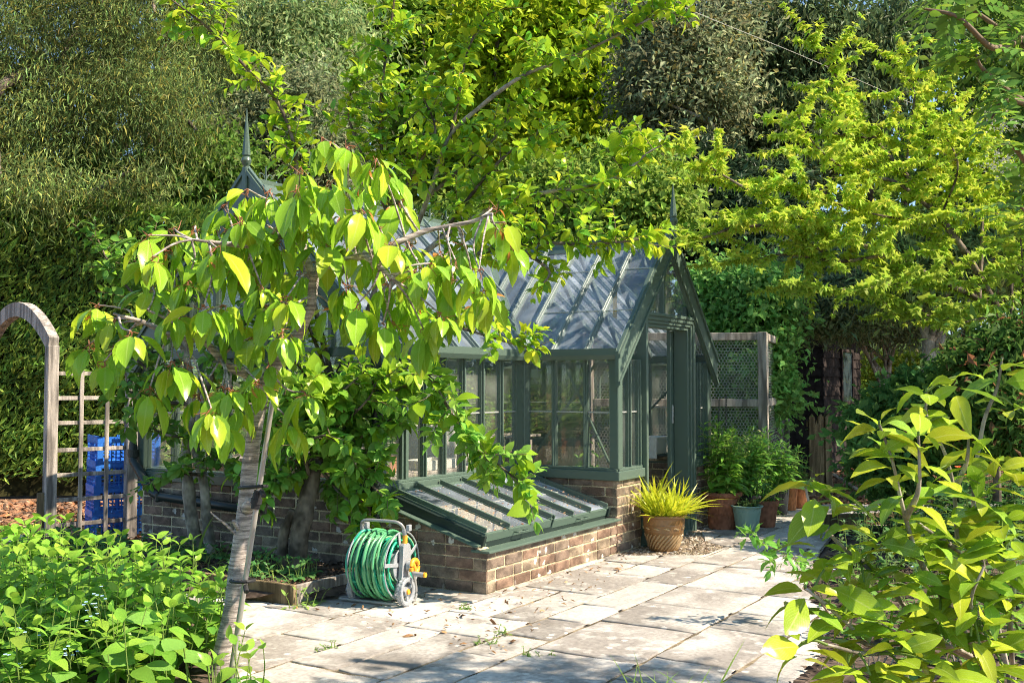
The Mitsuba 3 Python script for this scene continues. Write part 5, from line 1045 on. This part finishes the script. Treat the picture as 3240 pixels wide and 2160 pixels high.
PLm = [Q(*l) for l in [[(428, 930, 7.80), (350, 860, 7.70), (290, 800, 7.9), (250, 760, 7.9)], [(420, 800, 7.75), (330, 700, 7.70), (260, 620, 7.70), (225, 550, 7.70)], [(380, 660, 7.70), (330, 580, 7.9), (300, 560, 7.9)], [(440, 930, 7.80), (360, 920, 7.70), (300, 900, 7.9), (290, 880, 7.8)], [(475, 900, 7.75), (520, 800, 7.70), (600, 700, 7.9)], [(400, 700, 7.70), (450, 620, 7.9), (500, 580, 7.9)], [(470, 950, 7.75), (540, 900, 7.9), (600, 930, 7.8)], [(460, 1000, 7.75), (500, 1060, 7.8), (560, 1080, 7.7)], [(430, 1000, 7.80), (390, 1000, 7.70), (340, 980, 7.9)], [(470, 1090, 7.75), (430, 1088, 7.7), (380, 1085, 7.5)], [(520, 1040, 7.70), (620, 1000, 7.6), (680, 1030, 7.5)]]]
for l in PLm: put(pt_ + '__branch', limb(l, .016, .004, 6, 6, .3), 'bark', smooth=True)
sh = shoots(PLm, .045, .28, [.15] * 9 + [.3, .2], .3); put(pt_ + '__twigs', shoot_mesh(sh, .003, .0015), 'twig'); tag(pt_ + '__twigs', None, None, None, 'stuff')
P, D_, N_, S_ = leaves_on(sh, .036, 3, .078, .15); leafset(pt_, atp, P, D_, N_, S_, colors(len(P), [.105, .22, .035], .18, .12, [([.18, .32, .03], .2)]), 300)

# ---------------------------------------------------------------- Japanese maple and rowan
mp = thing('japanese_maple', 'yellow green Japanese maple with spreading arching limbs at the right', 'tree')
m0 = at(2372, 900, 8.0 * 1.2); tb = m0.copy(); tb[2] = -.1; tb[0] += .1
ML = [[(2372, 900, 8), (2325, 770, 8), (2250, 690, 7.9), (2150, 640, 7.8), (2050, 590, 7.7), (1930, 600, 7.6), (1800, 585, 7.5), (1720, 600, 7.5)], [(2325, 770, 8), (2230, 600, 8), (2160, 500, 8), (2080, 400, 8), (2010, 320, 8), (1950, 220, 8), (1890, 130, 8), (1860, 90, 8)], [(2160, 500, 8), (2060, 420, 7.8), (1960, 400, 7.7), (1870, 330, 7.6), (1830, 260, 7.6)],
      [(2050, 590, 7.7), (1900, 530, 7.5), (1780, 470, 7.4), (1690, 420, 7.4), (1610, 370, 7.4), (1550, 325, 7.4)], [(1930, 600, 7.6), (1800, 530, 7.4), (1700, 520, 7.3), (1620, 545, 7.3), (1545, 552, 7.3)], [(2250, 690, 7.9), (2255, 500, 8.2), (2230, 350, 8.4), (2190, 220, 8.5), (2170, 130, 8.5)], [(2325, 770, 8), (2320, 600, 8.3), (2295, 420, 8.5), (2290, 300, 8.5)], [(2150, 640, 7.8), (2000, 660, 7.5), (1900, 665, 7.4)], [(2080, 400, 8), (2090, 300, 8.2), (2100, 210, 8.2), (2080, 150, 8.2)], [(2150, 500, 8), (2050, 500, 7.7), (1930, 470, 7.6), (1840, 440, 7.5)], [(2250, 690, 7.9), (2150, 560, 8.2), (2040, 470, 8.4)], [(2010, 320, 8), (1930, 310, 7.9), (1860, 280, 7.8)], [(2300, 720, 8), (2200, 740, 7.8), (2120, 720, 7.7), (2060, 690, 7.6)], [(2340, 800, 8), (2350, 650, 7.6), (2340, 500, 7.4)], [(2160, 500, 8.), (2200, 380, 7.8), (2150, 280, 7.7)]]
MLw = [Q(*l, k=1.2) for l in ML]
put(mp + '__trunk', limb([tb, (tb + m0) / 2 + A3(.05, 0, 0), m0, MLw[0][1]], .085, .06, 10, 7, .4), 'pale_bark', smooth=True)
for k, l in enumerate(MLw): put(mp + '__branch', limb(l, .036 if k < 2 else (.021 if k < 7 else .013), .005, 7, 8, .4), 'bark', smooth=True)
sh = shoots(MLw, .058, .56, [.22, .3, .15, .12, .12, .3, .3, .2, .2, .15, .3, .2, .3, .3, .2], .14, .75); put(mp + '__twigs', shoot_mesh(sh, .004, .0015), 'twig'); tag(mp + '__twigs', None, None, None, 'stuff')
P, D_, N_, S_ = leaves_on(sh, .046, 5, .056, .22, 1.5, 1.0)
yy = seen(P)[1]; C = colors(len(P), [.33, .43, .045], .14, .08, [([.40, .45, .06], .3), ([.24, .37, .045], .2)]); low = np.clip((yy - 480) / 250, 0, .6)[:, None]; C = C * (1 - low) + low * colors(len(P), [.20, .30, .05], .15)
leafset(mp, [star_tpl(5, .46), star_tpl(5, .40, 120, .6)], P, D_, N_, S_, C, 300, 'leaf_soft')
rw = thing('rowan_tree', 'rowan boughs with feathery compound leaves hanging in at the top right corner', 'tree')
RL = [[(2460, 330, 4.4), (2345, 92, 4.2), (2285, 58, 4.1), (2200, -5, 4.0), (2150, -60, 4)], [(2460, 330, 4.4), (2352, 235, 4.1), (2300, 197, 4.0), (2256, 157, 3.9), (2241, 125, 3.9)], [(2352, 235, 4.1), (2305, 230, 3.9), (2278, 272, 3.8)], [(2460, 470, 4.4), (2380, 400, 4.0), (2330, 340, 3.9), (2300, 330, 3.9)], [(2460, 330, 4.4), (2400, 60, 4.2), (2340, -40, 4.2)], [(2345, 92, 4.2), (2280, 110, 3.9), (2200, 40, 3.8), (2120, 20, 3.8)], [(2460, 560, 4.4), (2390, 520, 4.1), (2340, 470, 4.0)]]
RLw = [Q(*l) for l in RL]; rt = at(2460, 330, 4.4); r0 = rt.copy(); r0[2] = -.1; r0[0] += .35
put(rw + '__trunk', limb([r0, (r0 + rt) / 2 + A3(.1, 0, 0), rt, rt + A3(.0, .1, .9)], .07, .035, 10, 7, .3), 'bark', smooth=True)
up_ = A3(3.25, 4.15, 3.15)
for l in RLw: put(rw + '__branch', limb(l, .016, .004, 7, 7, .3), 'twig', smooth=True)
put(rw + '__branch', limb([rt + A3(0, .05, .5), (rt + up_) / 2 + A3(0, 0, .3), up_ + A3(.6, 0, .2)], .03, .01, 7, 5), 'twig', smooth=True)
P, D_, N_, S_, RC = [], [], [], [], []
for l, nn in zip(RLw, (16, 14, 7, 9, 12, 12, 8)):
    c = curve(l, 10)
    for k in range(nn):
        p = c[int(len(c) * (.25 + .75 * rng.random())) - 1]; d = unit(rnd(3) * A3(1, 1, .5) + A3(-.35, 0, -.15)); ln = .15 * (.8 + .5 * rng.random()); RC.append(np.array([p, p + d * ln * .5 + A3(0, 0, .01), p + d * ln + A3(0, 0, -.03)]))
for k in range(170):                                                        # the crown above the picture
    p = up_ + unit(rnd(3)) * A3(.85, .4, .45) * rng.random() ** .4 + A3(.2, 0, .2); d = unit(rnd(3) * A3(1, 1, .5)); RC.append(np.array([p, p + d * .08, p + d * .16 - A3(0, 0, .03)]))
for r in RC:
    c = curve(r, 6); tg = unit(r[-1] - r[0]); sd = unit(np.cross(tg, A3(0, 0, 1) + rnd(3) * .25)); nr = unit(np.cross(sd, tg)); nr = nr if nr[2] > 0 else -nr
    for q in np.linspace(.15, .95, 6):
        p = c[int(q * (len(c) - 1))]
        for s_ in (-1, 1): P.append(p); D_.append(unit(sd * s_ + tg * .35)); N_.append(nr + rnd(3) * .15); S_.append(.052)
    P.append(c[-1]); D_.append(tg); N_.append(nr); S_.append(.05)
put(rw + '__leaf_stalks', cat([limb(r, .0016, .001, 4, 4) for r in RC]), 'green_stem'); tag(rw + '__leaf_stalks', None, None, None, 'stuff')
P, D_, N_, S_ = map(np.array, (P, D_, N_, S_)); leafset(rw, [leaf_tpl(3, .42, .15, .1)], P, D_, N_, S_ * np.exp(.15 * rnd(len(S_))), colors(len(P), [.10, .20, .035], .15, .1, [([.16, .28, .03], .25)]), 300, part='leaflet')
for x, y in ((2275, 255), (2310, 290), (2325, 350), (2290, 380), (2335, 400)):
    c = at(x, y, 4.15); n = 90; p = c + rnd(n, 3) * A3(.04, .04, .016)
    foliage(rw + '__flower_head', [scatter(quad_tpl(.9, .2), p, rnd(n, 3), A3(0, 0, 1) + rnd(n, 3) * .6, np.full(n, .011), colors(n, [.55, .52, .36], .1))], 'leaf_soft')

# ---------------------------------------------------------------- glossy shrub at the right
mg = thing('magnolia_shrub', 'open shrub with large glossy yellow green leaves in the right foreground', 'shrub')
m0 = A3(1.62, 3.35, -.06)
MS = [[(2268, 1552, 3.5), (2151, 1478, 3.45), (2035, 1342, 3.4), (1921, 1242, 3.35), (1865, 1168, 3.3), (1850, 1120, 3.3)], [(2268, 1552, 3.5), (2135, 1475, 3.4), (2001, 1482, 3.3), (1951, 1435, 3.25), (1885, 1378, 3.2), (1850, 1350, 3.2)], [(2290, 1568, 3.55), (2215, 1400, 3.5), (2201, 1262, 3.5), (2191, 1128, 3.5), (2170, 1040, 3.5), (2130, 960, 3.5), (2128, 900, 3.5)], [(2240, 1500, 3.45), (2120, 1300, 3.3), (2080, 1190, 3.25), (2050, 1060, 3.25), (2020, 975, 3.25)],
      [(2320, 1568, 3.6), (2240, 1200, 3.6), (2255, 990, 3.6), (2290, 890, 3.6), (2302, 820, 3.6)], [(2290, 1568, 3.5), (2250, 1450, 3.3), (2230, 1380, 3.2), (2260, 1300, 3.2)], [(2330, 1580, 3.5), (2320, 1450, 3.4), (2330, 1350, 3.4), (2300, 1270, 3.4)], [(2080, 1190, 3.25), (2110, 1120, 3.2), (2110, 1000, 3.2)], [(2191, 1128, 3.5), (2220, 1060, 3.4), (2225, 1000, 3.4)], [(2151, 1478, 3.45), (2000, 1500, 3.2), (1900, 1480, 3.1)], [(2201, 1262, 3.5), (2150, 1230, 3.35), (2110, 1200, 3.3)]]
for l in MS: put(mg + '__stem', limb(np.vstack([[m0 + rnd(3) * A3(.05, .05, 0)], Q(*l)]) if l[0][1] > 1495 else Q(*l), .0115, .004, 8, 7, .3), 'pale_bark', smooth=True)
mc = [(2130, 1250, 6, 3.25), (2060, 1460, 5, 3.15), (2180, 1180, 6, 3.4), (2260, 1330, 6, 3.25), (2320, 1400, 5, 3.3), (2140, 1520, 5, 3.1), (2020, 1230, 5, 3.3), (2090, 1260, 6, 3.3), (2230, 1460, 6, 3.15), (2300, 1180, 6, 3.4), (2250, 1110, 6, 3.45), (2180, 960, 5, 3.45), (2340, 1080, 5, 3.5), (1960, 1370, 5, 3.25), (2000, 1550, 4, 3.1), (2310, 1540, 5, 3.1), (2240, 1180, 6, 3.5), (2120, 1330, 6, 3.3), (2160, 1400, 5, 3.3), (2280, 1460, 6, 3.2), (2210, 1250, 5, 3.3), (2320, 1240, 5, 3.3), (2060, 1300, 5, 3.3), (2110, 1480, 5, 3.2), (2260, 1530, 5, 3.1), (1900, 1300, 4, 3.25), (1872, 1098, 5, 3.3), (1910, 1150, 6, 3.28), (1885, 1235, 6, 3.3), (1850, 1350, 6, 3.2), (1960, 1255, 6, 3.35), (1840, 1475, 3, 3.1), (1985, 1335, 6, 3.3), (2000, 1455, 6, 3.25), (2105, 1200, 6, 3.3), (2080, 1130, 6, 3.25), (2165, 1255, 6, 3.4), (2200, 1330, 6, 3.3), (2280, 1270, 6, 3.4), (2300, 1370, 5, 3.3), (2250, 1400, 6, 3.2), (2180, 1465, 5, 3.3), (2050, 1400, 5, 3.25), (2020, 970, 7, 3.25), (2130, 895, 7, 3.5), (2110, 995, 8, 3.2), (2195, 865, 4, 3.5), (2300, 830, 5, 3.6), (2325, 930, 4, 3.6), (2225, 1005, 7, 3.4), (2285, 1060, 5, 3.5), (2050, 1055, 6, 3.25), (2145, 1085, 5, 3.35), (2335, 1180, 4, 3.5), (2340, 1450, 4, 3.3), (2075, 1540, 4, 3.2), (2200, 1560, 5, 3.2), (1945, 1530, 3, 3.15), (2330, 1310, 4, 3.4), (1925, 1420, 5, 3.25)]
P, D_, N_, S_ = [], [], [], []; ms = []; stem_pts = np.vstack([curve(Q(*l), 8) for l in MS])
for x, y, n, d in mc:
    n += 2; c = at(x, y, d); j = np.argmin(((stem_pts - c) ** 2).sum(1)); a = stem_pts[j]; ms.append(limb([a, (a + c) / 2 + A3(0, 0, .01), c], .005, .0035, 6, 4)); ph = rng.random() * 6.28
    for k in range(n):
        q = ph + k * 2.4; r = A3(math.cos(q), math.sin(q), 0); f = rng.random(); dd_ = unit(r * .9 + A3(0, 0, .75 - 1.1 * f) + rnd(3) * .15)
        P.append(c + A3(0, 0, -.012 * k) + dd_ * .012); D_.append(dd_); N_.append(unit(A3(0, 0, .75) + r * (-.1 + .7 * f) + rnd(3) * .35)); S_.append(.122 * math.exp(.24 * rng.normal()) * (.7 if k == 0 else 1))
put(mg + '__twigs', cat(ms), 'green_stem', smooth=True); tag(mg + '__twigs', None, None, None, 'stuff')
P, D_, N_, S_ = map(np.array, (P, D_, N_, S_))
uvleafset(mg, [3, 4, 5], [leaf_tpl(8, .46, .22, .34, .007, .55), leaf_tpl(8, .40, .30, .6, .008, .52), leaf_tpl(8, .50, .16, .18, .007, .57)], P, D_, N_, S_, 300, [.5, .25, .25])

# ---------------------------------------------------------------- smaller plants
def plant(name, label, bases, h_, leaf_len, base_col, w=.5, pair=.06, lean=.25, droop=.3, bsdf='leaf', nparts=0, cat_='plant', group=None, alts=(), first=.15, tipcol=None, rows=2, stem='green_stem', r=.003, per=2):
    k = thing(name, label, cat_, group); P, D, N, S, ms, tip = [], [], [], [], [], []
    for i, b_ in enumerate(bases):
        hh_ = (h_[i] if hasattr(h_, '__len__') else h_) * (.75 + .45 * rng.random()); d = unit(A3(0, 0, 1) + rnd(3) * lean * A3(1, 1, 0)); e = b_ + d * hh_
        c = curve([b_ - A3(0, 0, .02), (b_ + e) / 2 + rnd(3) * .03 * hh_, e], 5); ms.append(tube(c, np.linspace(r, r * .5, len(c)), 4)); n = max(2, int(hh_ * (1 - first) / pair)); ph = rng.random() * 6.28
        for q in np.linspace(first, 1, n):
            p = c[int(round(q * (len(c) - 1)))]; p = b_ + (e - b_) * q if True else p; ph += 1.57 + .2 * rng.normal()
            for s_ in range(per):
                a = ph + 2 * np.pi / per * s_; rad = A3(math.cos(a), math.sin(a), 0); up = .25 + .9 * (q > .9) - droop * (1 - q) - .15 * rng.random()
                P.append(p + rad * .004); D.append(unit(rad + A3(0, 0, up) + rnd(3) * .12)); N.append(unit(A3(0, 0, 1) + rad * .3 + rnd(3) * .22)); S.append(leaf_len * (1.0 - .45 * max(q - .6, 0) / .4) * math.exp(.16 * rng.normal())); tip.append(q)
    put(k + '__stems', cat(ms), stem); tag(k + '__stems', None, None, None, 'stuff')
    P, D, N, S, tip = map(np.array, (P, D, N, S, tip)); C = colors(len(P), base_col, .15, .10, alts)
    if tipcol is not None: f = np.clip((tip - .55) / .45, 0, 1)[:, None]; C = C * (1 - f) + f * colors(len(P), tipcol, .12)
    leafset(k, [leaf_tpl(rows, w, .22, .3, 0, .42)], P, D, N, S, C, nparts, bsdf)
    return k
def spots(poly, n, z=0.0):
    import shapely
    pg = Polygon(poly); x0, y0, x1, y1 = pg.bounds; xy = np.column_stack([rng.uniform(x0, x1, 12 * n + 50), rng.uniform(y0, y1, 12 * n + 50)]); xy = xy[shapely.contains_xy(pg, xy[:, 0], xy[:, 1])][:n]
    return np.column_stack([xy, np.full(len(xy), z)])
fb0 = [(-.98, 4.25), (-1.05, 4.6), (-1.80, 6.15), (-2.3, 6.5), (-3.4, 6.5), (-2.3, 4.2)]
fb = fb0; bs = spots(fb, 330, .03); hts = np.clip(.39 - .08 * (bs[:, 0] + 2.0) - .05 * np.maximum(0, bs[:, 1] - 6.2), .22, .48)
hts = hts * np.where(bs[:, 0] > -1.45, .62, 1.0); kp_ = ~((abs(bs[:, 0] + 1.38) < .10) & (bs[:, 1] < 5.15)); bs, hts = bs[kp_], hts[kp_]
plant('leafy_shrub', 'dense bright green shrub with pointed veined leaves at the lower left', bs, hts, .122, [.12, .25, .03], .56, .066, .16, .4, 'leaf', 300, 'shrub', None, [([.09, .21, .03], .2)], .2, [.19, .34, .04], 4, r=.0035)
bg = thing('bergenia', 'broad round leaves low among the leafy shrub at the lower left', 'plant')
P, D_, N_, S_ = [], [], [], []
for x, y, d, s in ((370, 1425, 4.5, .15), (235, 1500, 4.3, .14), (300, 1470, 4.4, .15), (420, 1470, 4.4, .12), (330, 1530, 4.3, .12), (150, 1540, 4.25, .13), (470, 1500, 4.5, .12)):
    p = at(x, y, d); P.append(p); D_.append(unit(rnd(3) * A3(1, .6, .2) + A3(0, -.4, 0))); N_.append(unit(A3(.2, -.25, .9) + rnd(3) * .15)); S_.append(s)
    put(bg + '__stalk', limb([p * A3(1, 1, 0) + A3(.02, .04, .0), (p + p * A3(1, 1, 0)) / 2 + A3(.01, .03, 0), p], .004, .003, 6, 4), 'green_stem', smooth=True)
leafset(bg, [leaf_tpl(8, .92, .10, .15, .0, .52)], *map(np.array, (P, D_, N_, S_)), colors(len(P), [.14, .27, .05], .1), 20)
def flowers(name, label, pts, size, col, cat_='flower', stalk=.06):
    k = thing(name, label, cat_); n = len(pts); pts = np.array(pts)
    P = np.repeat(pts, 5, 0); g = np.tile(np.arange(5) * 2 * np.pi / 5, n); D = np.column_stack([np.cos(g), np.sin(g), g * 0 + .3]) + A3(0, -.3, 0)
    foliage(k + '__petals', [scatter(leaf_tpl(1, .8, .1, .1), P, D, np.repeat(A3(0, -.5, 1)[None], 5 * n, 0) + rnd(5 * n, 3) * .1, np.full(5 * n, size), colors(5 * n, col, .08, .03))], 'plain')
    put(k + '__stalks', cat([tube([p, p + A3(.01, .02, -stalk * .5), p + A3(.01, .03, -stalk)], .0015, 4) for p in pts]), 'green_stem'); tag(k + '__stalks', None, None, None, 'stuff')
def jit(x, y, d, n, s): return [at(x, y, d) + rnd(3) * s for _ in range(n)]
flowers('forget_me_not', 'tiny blue flowers among the leaves at the lower left', jit(210, 1370, 4.35, 9, .03) + jit(225, 1400, 4.3, 5, .03) + jit(160, 1500, 4.2, 6, .03) + jit(20, 1520, 4.2, 8, .04) + jit(60, 1450, 4.3, 5, .03), .009, [.22, .34, .75])
# golden grass and the other pot plants
gg = thing('golden_grass', 'bright yellow grass growing in the brown glazed pot', 'grass plant')
n = 420; q = rng.random(n) * 6.28; r = .13 * np.sqrt(rng.random(n)); P = GP + np.column_stack([r * np.cos(q), r * np.sin(q), np.full(n, .255)]); o_ = np.column_stack([np.cos(q), np.sin(q), q * 0]) * (r / .13)[:, None]
D_ = unit(o_ * .75 + A3(.30, -.05, 1.1) + rnd(n, 3) * .25); N_ = unit(-o_ - A3(.2, 0, 0) + A3(0, 0, .6) + rnd(n, 3) * .2)
N_ = unit(A3(0, 0, 1) + o_ * .4 + A3(.3, 0, 0) + rnd(n, 3) * .2); C = colors(n, [.38, .41, .03], .12, .05, [([.30, .42, .04], .2)])
bt = leaf_tpl(5, .055, .1, .5, 0, .35)
leafset(gg, [bt], P, D_, N_, .24 * np.exp(.25 * rnd(n)), C, 200, 'leaf', 'blade')
def potspots(p, r, n, z): q = rng.random(n) * 6.28; rr = r * np.sqrt(rng.random(n)); return p + np.column_stack([rr * np.cos(q), rr * np.sin(q), np.full(n, z)])
plant('lily_plant', 'tall leafy stems growing in the large terracotta pot', potspots(TP, .14, 34, .29), .62, .13, [.15, .29, .045], .30, .05, .16, .25, alts=[([.14, .27, .03], .3)], rows=3)
for k in range(2):
    c = thing('garden_cane', ['left dark green cane standing in the large terracotta pot', 'right dark green cane standing in the large terracotta pot'][k], 'cane')
    a = TP + A3(-.05 + .08 * k, .02, .28); put(c, tube([a, at(1652 + 16 * k, 912 - 6 * k, 9.95)], .006, 7), 'dark_green', smooth=45)
plant('succulent', 'dark compact plant in the pale green pot', potspots(CP, .10, 46, .207), .075, .042, [.045, .085, .03], .34, .014, .5, .0, 'leaf_dull', rows=2, per=3)
for (p, r, hh_), lb, hgt in zip(NP, ('bushy green plant in the first black nursery pot', 'bushy green plant in the second black nursery pot', 'feathery green plant in the third black nursery pot', 'broad green plant in the tall black nursery pot'), (.62, .58, .48, .42)):
    plant('potted_plant', lb, potspots(p, r * .85, 26, hh_ - .03), hgt, .12, [.12, .26, .05], .28, .045, .24, .25, alts=[([.13, .26, .035], .3)], rows=3)
for p, lb in zip(OP, ('green plant in the nearer orange clay pot', 'green plant in the farther orange clay pot')): plant('potted_plant', lb, potspots(p, .09, 14, .27), .34, .10, [.075, .17, .04], .28, .05, .3, .3, rows=3)
plant('potted_plant', 'low green plant in the smaller terracotta pot', potspots(SP, .09, 12, .22), .30, .09, [.08, .19, .04], .28, .05, .3, .3, rows=3)
plant('euphorbia', 'pale cream topped plants in front of the wire cage', spots([(2.0, 10.6), (2.35, 10.6), (2.6, 11.2), (2.1, 11.3)], 55, 0), .72, .075, [.14, .25, .05], .35, .05, .12, .2, alts=[([.5, .52, .25], .18)], tipcol=[.5, .52, .22])
plant('green_border_plant', 'leafy border plants along the foot of the wire cage', spots([(2.3, 10.7), (2.75, 10.8), (2.8, 11.25), (2.3, 11.25)], 40, 0), .42, .09, [.10, .21, .04], .35, .05, .2, .2, rows=3)
plant('fern_clump', 'green clump beside the bark path beyond the cage', spots([(3.5, 15.0), (4.15, 15.0), (4.2, 16.2), (3.5, 16.2)], 70, -.05), .38, .14, [.06, .14, .045], .25, .06, .4, .3)
plant('ivy_patch', 'small pale green weeds on the bark behind the trellis', spots([(-4.7, 10.4), (-3.7, 10.6), (-3.8, 11.2), (-4.6, 11.1)], 26, -.05), .13, .055, [.14, .24, .09], .6, .03, .5, .2)
# sprig over the path
sg_ = thing('leafy_sprig', 'arching sprig with pointed leaves reaching over the paving in front of the pots', 'shrub')
l = Q((1860, 1345, 6.0), (1835, 1290, 6.0), (1790, 1265, 6.0), (1750, 1245, 6.0), (1725, 1215, 6.0)); l2 = Q((1835, 1290, 6.0), (1800, 1275, 5.9), (1770, 1290, 5.9)); b0 = l[0] * A3(1, 1, 0) + A3(.15, .05, 0)
put(sg_ + '__stem', cat([limb(np.vstack([b0, l]), .006, .002, 6, 6), limb(l2, .003, .002, 5, 5)]), 'twig', smooth=True)
sh = shoots([l, l2], .045, .10, [.2, .2], .5); P, D_, N_, S_ = leaves_on(sh, .024, 3, .062, .1); leafset(sg_, [leaf_tpl(3, .36, .2, .3)], P, D_, N_, S_, colors(len(P), [.14, .28, .045], .14), 150)
# low plants of the beds
plant('strawberry_bed', 'low green groundcover in the bed by the greenhouse wall', spots([W2(-.80, 2.0), W2(-.25, 2.0), W2(-.2, 3.9), W2(-.8, 3.9)], 170, .11), .085, .055, [.075, .17, .045], .75, .03, .6, .2, per=3)
plant('seedling_clump', 'young seedlings in front of the apple trunk', spots([W2(-.82, 1.0), W2(-.45, .95), W2(-.42, 1.6), W2(-.8, 1.8)], 60, .11), .10, .055, [.085, .20, .06], .55, .035, .4, .1, per=3)
plant('dock_weed', 'pale green weed growing at the corner of the timber edging', spots([W2(-1.0, .72), W2(-.7, .72), W2(-.7, .80), W2(-1.0, .80)], 8, .0), .10, .07, [.20, .32, .07], .35, .04, .4, .1)
dp = thing('daffodil_leaves', 'yellowing strap leaves drooping in the bed between the fruit trees', 'plant')
n = 26; bb = np.repeat(np.array([L(-.62, 2.35, .1), L(-.6, 1.95, .1), L(-.55, 1.5, .1)]), [9, 9, 8], 0) + rnd(n, 3) * A3(.04, .04, 0)
D_ = unit(rnd(n, 3) * A3(1, 1, .2) + A3(0, 0, .8)); leafset(dp, [leaf_tpl(6, .06, .1, .9, 0, .4)], bb, D_, A3(0, 0, 1) + D_ * .2 + rnd(n, 3) * .2, .34 * np.exp(.2 * rnd(n)), colors(n, [.16, .24, .05], .2, .1, [([.34, .27, .10], .3)]), 26, part='blade')
rb = [(2.0, 6.9), (2.75, 8.8), (3.3, 9.9), (5.2, 10.4), (5.5, 7.5), (3.3, 6.2)]
plant('border_perennial', 'mixed green perennials in the right bed behind the glossy shrub', spots(rb, 330, 0), .38, .075, [.085, .17, .05], .45, .055, .25, .2, alts=[([.12, .19, .09], .3)], cat_='plants')
labels['border_perennial']['kind'] = 'stuff'
plant('border_perennial', 'taller dark leaved perennials below the viburnum bush', spots([(3.5, 9.6), (5.4, 9.9), (5.6, 9.0), (3.6, 8.6)], 150, 0), .62, .10, [.06, .135, .045], .42, .06, .2, .2, cat_='plants')
labels['border_perennial_001']['kind'] = 'stuff'
plant('campanula', 'grey green mound at the far edge of the right bed', spots([(3.35, 9.7), (4.3, 9.95), (4.3, 9.5), (3.5, 9.3)], 110, 0), .20, .05, [.14, .21, .14], .6, .03, .35, .1)
plant('border_perennial', 'sparse leafy plants on the dark soil under the glossy shrub', spots([(1.5, 4.6), (2.0, 6.8), (3.2, 6.2), (3.4, 4.4)], 120, 0), .26, .07, [.10, .21, .045], .45, .05, .3, .2, cat_='plants')
labels['border_perennial_002']['kind'] = 'stuff'
plant('border_perennial', 'tall green plants growing behind the greenhouse and seen through its glass', spots([W2(1.0, 3.8), W2(6.6, 3.8), W2(6.6, 5.2), W2(1.6, 5.2)], 300, -.05), 1.45, .12, [.22, .36, .05], .4, .085, .15, .2, cat_='plants', alts=[([.2, .3, .05], .3)])
labels['border_perennial_003']['kind'] = 'stuff'
plant('greenhouse_plant', 'leafy plants growing along the far bench inside the greenhouse', spots([W2(.4, 2.82), W2(5.2, 2.82), W2(5.2, 3.25), W2(.4, 3.25)], 110, .75), .50, .10, [.14, .27, .05], .4, .06, .3, .2, cat_='plants')
labels['greenhouse_plant']['kind'] = 'stuff'
plant('greenhouse_plant', 'leafy young plant behind the corner pane over the cold frame', spots([W2(.1, 1.0), W2(.32, 1.0), W2(.32, 1.35), W2(.1, 1.35)], 9, .66), .30, .10, [.14, .28, .05], .45, .06, .3, .2)
plant('greenhouse_plant', 'leafy young plant inside the porch side window', spots([W2(2.1, .3), W2(2.35, .3), W2(2.35, .8), W2(2.1, .8)], 8, .0), .85, .10, [.14, .28, .05], .4, .07, .2, .2)
dt = thing('cut_stems', 'pale cut stems sticking up from the dark soil at the lower right', 'stems'); b_ = spots([(1.35, 4.7), (1.75, 5.6), (2.9, 5.4), (2.9, 4.5)], 60, 0)
put(dt, cat([tube([p, p + A3(rng.normal() * .02, rng.normal() * .02, .05 + .07 * rng.random())], .004, 5) for p in b_]), 'pale_bark'); labels[dt]['kind'] = 'stuff'
flowers('poppy', 'few small orange red flowers in the right bed', [at(2200, 1072, 7), at(2215, 1090, 7), at(2172, 1068, 7.2)], .022, [.75, .08, .02])
flowers('welsh_poppy', 'two small yellow flowers right of the picket gate', [at(1933, 1063, 9.3), at(1985, 1048, 9.4)], .028, [.8, .55, .02])
flowers('forget_me_not', 'tiny blue flowers in the right bed beyond the glossy shrub', jit(2005, 1105, 9.3, 10, .06) + jit(1935, 1300, 6.3, 9, .05) + jit(2120, 1310, 6.4, 9, .08), .011, [.26, .36, .72])
gt_ = thing('grass_tuft', 'thin grass blades at the lower edge of the paving', 'grass')
n = 30; bb = ground(1530, 1610) + rnd(n, 3) * A3(.13, .05, 0); D_ = unit(rnd(n, 3) * A3(.5, .4, 0) + A3(0, 0, 1)); leafset(gt_, [leaf_tpl(5, .028, .1, .5, 0, .35)], bb, D_, A3(0, -.3, 1) + D_ * A3(.8, .8, 0), .13 * np.exp(.3 * rnd(n)), colors(n, [.20, .33, .06], .15), 46, part='blade')
for k, (x, y, lb) in enumerate(((1112, 1478, 'tiny weed in a paving joint left of centre'), (1222, 1502, 'tiny weed in a paving joint near the lower centre'), (1065, 1398, 'tiny weed beside the hose reel wheel'), (760, 1490, 'grassy weed in a joint near the cherry tree'), (1155, 1455, 'tiny weed in a joint above the lower centre'))):
    plant('paving_weed', lb, ground(x, y, .0) + rnd(5, 3) * A3(.03, .02, 0), .035, .028, [.11, .19, .05], .5, .012, .8, .0, per=3, group=None)
